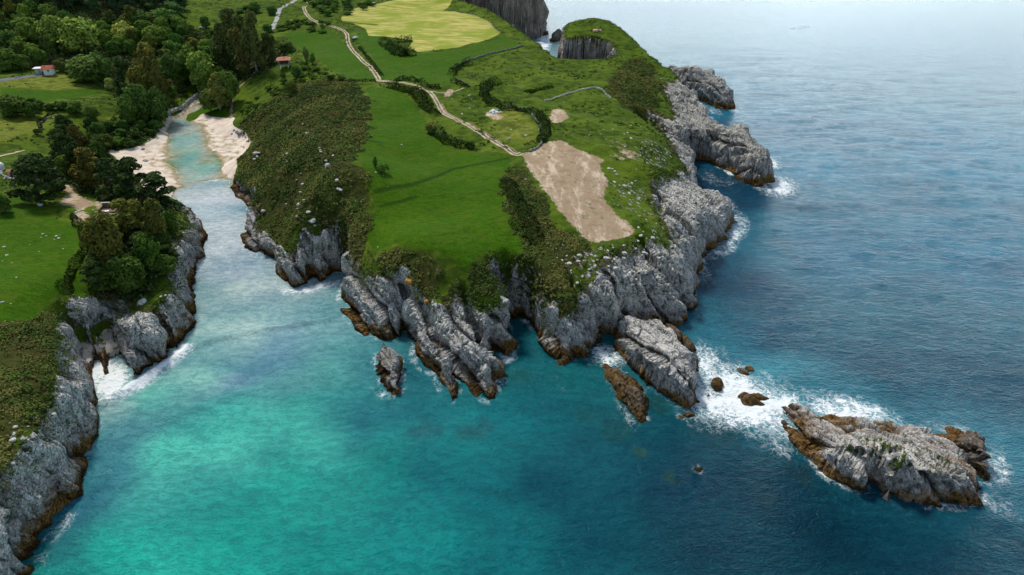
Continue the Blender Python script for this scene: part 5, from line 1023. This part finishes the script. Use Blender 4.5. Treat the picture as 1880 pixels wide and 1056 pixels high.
stones_px([(299,217,.9),(304,214,.8),(310,211,.8),(295,226,.6),(291,236,.6),(287,246,.7),(283,252,.6),(278,256,.6),(272,260,.6),(268,263,.5),(303,222,.5),(300,232,.4)], 'pale boulder along the stony left side of the beach', 'left shore stones')
stones_px([(262,275,.7),(268,296,.9),(281,294,.9),(204,272,.7),(201,276,.6),(448,271,.5)], 'dark stone lying on the pale sand', 'stones on the sand', lib=GST)
stones_px([(500,104+50,1.0),(591,158,1.6),(584,161,1.2)], 'flat grey rock below the granary slope', 'granary slope rocks', lib=GST); stones_px([(596,145,1.3),(602,147,1.0)], 'flat white rock on the granary slope', 'white granary slope rocks')
stones_px([(358,71,.8)], 'single white stone in the ridge meadow', None)
stones_px([(136,393,.5),(140,391,.5),(145,389,.5),(157,358+6,.5),(172,386,.5),(176,390,.5),(174,396,.6),(180,399,.5),(186,394,.5),(184,403,.7),(190,401,.6),(197,399,.6)], 'pale rubble block beside the sandy car track', 'rubble by the car track', .5)
print('stones', SC_, round(time.time() - T0, 1))

# ------------------------------------------------------------------ dry stone walls
def wall(label, pts, h=.9, w_=.7, name='stone_wall'):
    L = smooth_line(onland(pts), .75); V = []; F = []; rng = np.random.default_rng(len(label)); IV, IF = ico(1)
    for row in range(2):
        for p in L:
            s = np.array([w_ * .62, w_ * .62, h * .36]) * rng.uniform(.7, 1.25, 3); q = p + rng.normal(0, .12, 2)
            b = len(V); z = ground(*q) + h * (.2 + row * .45)
            vv = IV * s * (1 + .25 * rng.normal(0, 1, (len(IV), 1)).clip(-1, 1)) + np.array([q[0], q[1], z]); V.extend(vv.tolist()); F.extend((IF + b).tolist())
    V = np.array(V); c = V.mean(0); c[2] = V[:, 2].min()
    return tag(link(name, mesh_from(name, V - c, F, M_WALL, smooth=False), loc=tuple(c)), label, 'stone wall')
M_WALL = stone_mat('wall_stone', (.10, .11, .07), (.33, .33, .29), .6)
wall('long mossy stone wall curving under the bright upper field to the cliffs', [(835,126),(852,116),(870,109),(895,101),(920,96),(940,91),(960,85)], 1.0)
wall('pale dry stone wall arching over the right part of the pasture', [(1000,186),(1025,179),(1045,172),(1066,166),(1094,163),(1108,170),(1120,181)], .7, .6).active_material = M_WSTONE
wall('short pale stone wall at the upper left corner of the bare field', [(972,280),(985,274),(993,266),(997,255)], .8, .7)
wall('low stone wall running with the hedge through the pasture', [(925,200),(945,199),(962,203),(980,216),(992,232),(997,246)], .8, .6)
wall('curved low stone wall round the end of the left lower field', [(112,214),(95,216),(80,224),(73,232),(78,239)], .7, .6)
wall('pale retaining wall along the left bank of the stream', [(292,224),(303,214),(320,206),(335,200),(345,191),(355,183),(364,177),(369,170)], 1.6, .9).active_material = M_WSTONE
wall('low pale wall at the far left edge beside the white hut', [(0,314),(5,322),(14,328),(26,331),(38,333)], .8, .7).active_material = M_WSTONE
wall('lichened stone wall beside the path fork', [(835,153),(842,150),(850,152),(860,158)], .8, .7)

# ------------------------------------------------------------------ small buildings and other made things
import bmesh
def bm_box(bm, c, s, rz=0, taper=1.0):
    m = bmesh.ops.create_cube(bm, size=1.0)['verts']; cz, sz = math.cos(rz), math.sin(rz)
    for v in m:
        k = taper if v.co.z > 0 else 1.0
        x, y, z = v.co.x * s[0] * k, v.co.y * s[1] * k, v.co.z * s[2]
        v.co = (c[0] + x * cz - y * sz, c[1] + x * sz + y * cz, c[2] + z)
    return m
def bm_obj(name, bm, mat, parent=None, bevel=0.0):
    if bevel: bmesh.ops.bevel(bm, geom=bm.edges[:], offset=bevel, segments=2, affect='EDGES')
    me = bpy.data.meshes.new(name); bm.to_mesh(me); bm.free(); me.materials.append(mat)
    return link(name, me, parent)
def part(name, mat, parent, boxes, bevel=0.0):
    bm = bmesh.new()
    for b in boxes: bm_box(bm, *b)
    return bm_obj(name, bm, mat, parent, bevel)
def roof_mesh(name, mat, parent, L, Wd, z, rise, over=.5, thick=.14, hip=0.0):
    bm = bmesh.new(); a, b = L / 2 + over, Wd / 2 + over; r = a - hip
    for dz in (0, thick):
        pass
    P = [(-a, -b, z), (a, -b, z), (a, b, z), (-a, b, z), (-r, 0, z + rise), (r, 0, z + rise)]
    lo = [bm.verts.new(p) for p in P]; up = [bm.verts.new((p[0], p[1], p[2] + thick)) for p in P]
    for S_, fl in ((lo, True), (up, False)):
        for f in ((0, 1, 5, 4), (2, 3, 4, 5), (1, 2, 5), (3, 0, 4)):
            vs = [S_[i] for i in f]; bm.faces.new(vs[::-1] if fl else vs)
    for i in range(4): bm.faces.new([lo[i], lo[(i + 1) % 4], up[(i + 1) % 4], up[i]])
    bmesh.ops.recalc_face_normals(bm, faces=bm.faces[:]); return bm_obj(name, bm, mat, parent)
def tile_mat(name, a, b):
    N = NT(name); tc = N.n('ShaderNodeTexCoord').outputs['Object']
    wv_ = N.n('ShaderNodeTexWave', {'Vector': tc}, bands_direction='X'); wv_.inputs['Scale'].default_value = 1.6; wv_.inputs['Distortion'].default_value = .4
    n = N.noise(tc, 1.1, 4, .6); c = N.mix(N.ramp(n, .35, .65), a, b); c = N.mix(N.math('MULTIPLY', wv_.outputs[1], .35), c, tuple(q * .45 for q in a))
    return N.fin(c, .9, .1, N.bump(wv_.outputs[1], .08))
M_TILE = tile_mat('terracotta_tiles', (.50, .19, .10), (.72, .36, .24)); M_REDROOF = tile_mat('red_tiles', (.50, .10, .06), (.62, .22, .14)); M_DWOOD = plain('dark_wood', (.045, .035, .045), .85, .4, 3); M_WHITE = plain('whitewash', (.74, .76, .76), .8, .12, 2); M_GREYM = plain('grey_sheet', (.35, .41, .44), .6, .2, 2); M_YEL = plain('ochre_render', (.50, .42, .22), .8, .2, 2); M_DARKW = plain('dark_opening', (.02, .022, .025), .4, .2, 2); M_BROWNF = plain('brown_floor', (.16, .10, .06), .9, .3, 1.5); M_BLUE = plain('teal_tarp', (.02, .17, .20), .5, .25, 2.5); M_PINK = plain('pinkish_sheet', (.60, .36, .33), .7, .3, 3); M_PALEBL = plain('pale_blue_plastic', (.50, .68, .70), .5, .1, 3)
# granary on four pillars
x, y, z = onland([(523,124)])[0]
t = tag(empty('granary', (x, y, z), .22), 'square raised granary with terracotta hipped roof standing on pillars in the pasture', 'granary')
b_ = part('body', M_DWOOD, t, [((0, 0, 3.0), (4.6, 4.4, 2.0)), ((0, 0, 1.95), (5.2, 5.0, .16))], .03)
part('door', M_DARKW, b_, [((.4, -2.22, 2.95), (.9, .08, 1.6))])
part('plank_trim', M_GREYM, b_, [((-2.25, -2.24, 3), (.14, .1, 1.9)), ((2.25, -2.24, 3), (.14, .1, 1.9)), ((0, -2.24, 2.08), (4.4, .1, .14))])
for sx in (-1, 1):
    for sy in (-1, 1): part('leg', M_WHITE, t, [((sx * 1.9, sy * 1.8, .8), (.5, .5, 2.2), 0, .65), ((sx * 1.9, sy * 1.8, 1.82), (.95, .95, .12))], .02)
rf = roof_mesh('roof', M_TILE, t, 5.6, 5.4, 4.0, 1.15, .75, .16, 1.6)
part('chimney', M_BROWNF, rf, [((.5, -.9, 4.75), (.45, .45, .7)), ((.5, -.9, 5.12), (.6, .6, .1))])
# red-roofed cottage with a white-roofed annex
x, y, z = onland([(92,137)])[0]
t = tag(empty('cottage', (x, y, z), .25), 'tiny white cottage with a red tiled roof beside the grey tarmac', 'cottage')
w_ = part('wall', M_WHITE, t, [((0, 0, 1.6), (3.8, 4.2, 3.2))], .03); part('side_wall', M_YEL, t, [((-2.7, .3, 1.5), (1.6, 3.4, 2.9))], .03)
f = part('window', M_DARKW, t, [((.4, -2.12, 2.3), (.9, .06, .8))]); part('frame', M_WHITE, f, [((.4, -2.14, 1.86), (1.1, .1, .08)), ((.4, -2.14, 2.74), (1.1, .1, .08)), ((.4, -2.16, 2.3), (.06, .05, .8))])
part('door', M_DWOOD, t, [((-2.7, -1.42, 1.0), (.8, .06, 1.9))]); roof_mesh('roof', M_REDROOF, t, 4.8, 4.4, 3.2, 1.3, .35, .14, 0.01)
x, y, z = onland([(75,136)])[0]
t = tag(empty('annex', (x, y, z), .25), 'open shed with a flat white roof left of the red roofed cottage', 'shed')
part('roof', M_WHITE, t, [((0, 0, 3.0), (5.0, 4.6, .16))], .03); part('back_wall', M_GREYM, t, [((0, 1.9, 1.45), (4.2, .14, 2.9))]); part('panel', M_GREYM, t, [((-.6, -1.9, 1.4), (1.6, .1, 2.8))])
for sx in (-1, 1): part('post', M_DWOOD, t, [((sx * 2.1, -1.9, 1.45), (.14, .14, 2.9))])
# roofless shed by the car track
x, y, z = onland([(201,388)])[0]
t = tag(empty('roofless_shed', (x, y, z), .12), 'roofless shed with brown floor and grey coping among the near trees', 'ruin')
part('floor', M_BROWNF, t, [((0, 0, .15), (4.4, 3.6, .5))]); wl = part('back_wall', M_BROWNF, t, [((0, 1.9, .9), (4.6, .3, 1.9))]); part('coping', M_GREYM, wl, [((0, 1.9, 1.92), (5.2, .6, .12))])
part('side_wall', M_BROWNF, t, [((-2.3, 0, .5), (.28, 3.5, 1.1))])
x, y, z = onland([(194,394)])[0]
t = tag(empty('table', (x, y, z), .45), 'white slab table in front of the roofless shed', 'table')
part('tabletop', M_WHITE, t, [((0, 0, .8), (2.3, 1.1, .12))], .03)
for sx in (-.8, .8): part('leg', M_WSTONE, t, [((sx, 0, .37), (.3, .8, .76))], .03)
# white hut at the far left
x, y, z = onland([(0,312)])[0]
t = tag(empty('hut', (x, y, z), .1), 'small white domed hut cut by the left edge of the photo', 'hut')
bm = bmesh.new(); bmesh.ops.create_uvsphere(bm, u_segments=20, v_segments=10, radius=1.6)
for v in bm.verts:
    v.co.z = max(v.co.z, 0) * .8 + 1.3 if v.co.z > 0 else v.co.z * .01 + 1.3
bm_obj('dome', bm, M_WHITE, t); bm = bmesh.new(); bmesh.ops.create_cone(bm, cap_ends=True, segments=20, radius1=1.5, radius2=1.5, depth=1.5, matrix=__import__('mathutils').Matrix.Translation((0, 0, .6))); bm_obj('wall', bm, M_WHITE, t)
part('door', M_DARKW, t, [((0, -1.5, .7), (.7, .12, 1.2))])
x, y, z = onland([(24,324)])[0]
t = tag(empty('shed', (x, y, z), .3), 'little brick-red shed behind the pale wall at the left edge', 'shed')
part('wall', M_PINK, t, [((0, 0, .9), (1.9, 1.6, 1.8))], .02); roof_mesh('roof', M_TILE, t, 2.0, 1.7, 1.8, .5, .2, .08, .01); part('door', M_DARKW, t, [((0, -.82, .75), (.6, .06, 1.3))])
def tank(u, v, r, label, mat=M_PALEBL):
    x, y, z = onland([(u, v)])[0]; t = tag(empty('water_tank', (x, y, z)), label, 'tank'); bm = bmesh.new()
    bmesh.ops.create_uvsphere(bm, u_segments=18, v_segments=12, radius=r)
    for q in bm.verts: q.co.z = q.co.z * .8 + r * .75
    bm_obj('body', bm, mat, t); part('lid', M_WHITE, t, [((0, 0, r * 1.57), (r * .5, r * .5, r * .12))], .01); part('foot', M_DWOOD, t, [((0, 0, .04), (r * 1.1, r * 1.1, .2))])
tank(75, 379, .72, 'round pale blue tank on the near left field beside the wide pine'); tank(468, 137, .85, 'round white tank at the edge of the dark grove', M_WHITE)
def trough(u, v, L, rz, label):
    x, y, z = onland([(u, v)])[0]; t = tag(empty('feed_trough', (x, y, z), rz), label, 'trough')
    part('basin', M_PALEBL, t, [((0, 0, .75), (L, 1.3, .7), 0, 1.12)], .04); part('rim', M_WHITE, t, [((0, -.72, 1.14), (L * 1.14, .1, .1)), ((0, .72, 1.14), (L * 1.14, .1, .1))])
    for sx in (-.35, .35): part('leg', M_DWOOD, t, [((sx * L, 0, .2), (.14, 1.0, .44))])
trough(652, 72, 2.6, 1.0, 'pale trough at the hedge corner beside the farm track'); trough(685, 8, 4.2, -.9, 'long pale trough at the top edge of the hayfield'); trough(372, 53, 3.2, .1, 'pale trough under the lone tree in the ridge meadow')
# colourful heap
x, y, z = onland([(910,207)])[0]
t = tag(empty('rubbish_heap', (x, y, z), .2), 'colourful heap of sheets and rubble dumped in the pasture', 'heap')
def blob(name, mat, c, s, seed):
    V, F = ico(2); d = fbm(V[:, 0] * 1.6 + seed, V[:, 1] * 1.6, V[:, 2] * 1.6, 3, seed); V = V * (1 + d[:, None] * .6) * np.array(s) + np.array(c); return link(name, mesh_from(name, V, F, mat, smooth=False), t)
for k, (c, s, m_) in enumerate([((-1.9, .3, .3), (.7, .6, .5), M_WHITE), ((-.9, 1.2, .4), (.9, .7, .6), M_WHITE), ((-.6, -.4, .4), (.8, .6, .6), M_PALEBL), ((.3, -1.2, .3), (.9, .6, .5), M_WHITE), ((1.5, -1.4, .25), (1.0, .6, .4), M_PINK), ((-1.2, -1.5, .2), (.6, .5, .35), M_PALEBL)]): blob('rubble', m_, c, s, k)
blob('tarp', M_BLUE, (1.0, .5, .45), (1.2, .9, .6), 9); blob('dark_sheet', M_DWOOD, (-.3, -.9, .3), (.7, .6, .45), 10)
# fence posts by the stream bridge
x, y, z = onland([(360,146)])[0]
t = tag(empty('footbridge', (x, y, max(z, 1.5)), -.9), 'grey deck footbridge over the stream under the willow-like tree', 'bridge')
part('deck', M_GREYM, t, [((0, 0, .6), (7.0, 2.0, .22))], .02); part('abutment', M_WALL, t, [((-3.3, 0, -.4), (.8, 2.2, 1.9)), ((3.3, 0, -.4), (.8, 2.2, 1.9))])
for sy in (-1, 1):
    rl = part('railing', M_GREYM, t, [((0, sy * .95, 1.5), (6.8, .07, .08)), ((0, sy * .95, 1.1), (6.8, .05, .06))]); part('post', M_GREYM, rl, [((k * 1.6, sy * .95, 1.1), (.09, .09, .9)) for k in (-2, -1, 0, 1, 2)])
print('made things', round(time.time() - T0, 1))
# ------------------------------------------------------------------ light and camera
w = bpy.data.worlds.new('World'); scene.world = w; w.use_nodes = True
nt = w.node_tree; bg = nt.nodes['Background']; sky = nt.nodes.new('ShaderNodeTexSky'); sky.sky_type = 'NISHITA'; sky.sun_disc = False
SUN_EL, SUN_AZ = math.radians(52), math.radians(-35)      # azimuth from +Y towards +X
sky.sun_elevation = SUN_EL; sky.sun_rotation = SUN_AZ; sky.air_density = 1.0; sky.dust_density = 1.0; sky.ozone_density = 1.0
# thin overcast over the blue
tc = nt.nodes.new('ShaderNodeTexCoord'); nz = nt.nodes.new('ShaderNodeTexNoise'); nz.inputs['Scale'].default_value = 2.2; nz.inputs['Detail'].default_value = 5
mpn = nt.nodes.new('ShaderNodeMapping'); mpn.inputs[3].default_value = (1, 1, 3); nt.links.new(tc.outputs['Generated'], mpn.inputs[0]); nt.links.new(mpn.outputs[0], nz.inputs['Vector'])
mr = nt.nodes.new('ShaderNodeMapRange'); nt.links.new(nz.outputs[0], mr.inputs[0]); mr.inputs[1].default_value = .3; mr.inputs[2].default_value = .7; mr.inputs[3].default_value = .35; mr.inputs[4].default_value = .75
mx = nt.nodes.new('ShaderNodeMix'); mx.data_type = 'RGBA'; nt.links.new(mr.outputs[0], mx.inputs[0]); nt.links.new(sky.outputs[0], mx.inputs[6]); 
sx_ = nt.nodes.new('ShaderNodeSeparateXYZ'); nt.links.new(tc.outputs['Generated'], sx_.inputs[0])
el = nt.nodes.new('ShaderNodeMapRange'); nt.links.new(sx_.outputs[2], el.inputs[0]); el.inputs[1].default_value = 0.02; el.inputs[2].default_value = 0.29; el.interpolation_type = 'SMOOTHSTEP'
nd_ = nt.nodes.new('ShaderNodeMapRange'); nt.links.new(sx_.outputs[1], nd_.inputs[0]); nd_.inputs[1].default_value = -0.2; nd_.inputs[2].default_value = 0.9; nd_.inputs[3].default_value = 0.35; nd_.inputs[4].default_value = 1.0
cm = nt.nodes.new('ShaderNodeMix'); cm.data_type = 'RGBA'; nt.links.new(el.outputs[0], cm.inputs[0]); cm.inputs[6].default_value = (27, 30.5, 33, 1); cm.inputs[7].default_value = (3.6, 4.5, 5.5, 1)
sc_n = nt.nodes.new('ShaderNodeVectorMath'); sc_n.operation = 'SCALE'; nt.links.new(cm.outputs[2], sc_n.inputs[0]); nt.links.new(nd_.outputs[0], sc_n.inputs['Scale'])
nt.links.new(sc_n.outputs[0], mx.inputs[7])
nt.links.new(mx.outputs[2], bg.inputs['Color']); bg.inputs['Strength'].default_value = 0.1
sl = bpy.data.lights.new('sun', 'SUN'); sl.energy = 2.2; sl.angle = math.radians(10); sl.color = (1, 0.94, 0.83)
so = bpy.data.objects.new('sun', sl); COL.objects.link(so)
sd_ = Vector((math.sin(SUN_AZ) * math.cos(SUN_EL), math.cos(SUN_AZ) * math.cos(SUN_EL), math.sin(SUN_EL)))
so.rotation_euler = sd_.to_track_quat('Z', 'Y').to_euler(); so.location = (0, 0, 200)
cam = bpy.data.cameras.new('camera'); cam.sensor_width = 36; cam.lens = 36 * FPX / 1880; cam.clip_end = 80000; cam.clip_start = 1
co = bpy.data.objects.new('camera', cam); COL.objects.link(co); co.location = (0, 0, CAMH); co.rotation_euler = (math.pi / 2 - PITCH, 0, 0)
scene.camera = co
scene.view_settings.view_transform = 'Standard'; scene.view_settings.look = 'None'; scene.view_settings.exposure = 0.72; scene.view_settings.gamma = 1.0; scene.view_settings.use_curve_mapping = False
scene.cycles.max_bounces = 6; scene.cycles.diffuse_bounces = 2; scene.cycles.glossy_bounces = 2; scene.cycles.transparent_max_bounces = 8
print('done', round(time.time() - T0, 1))
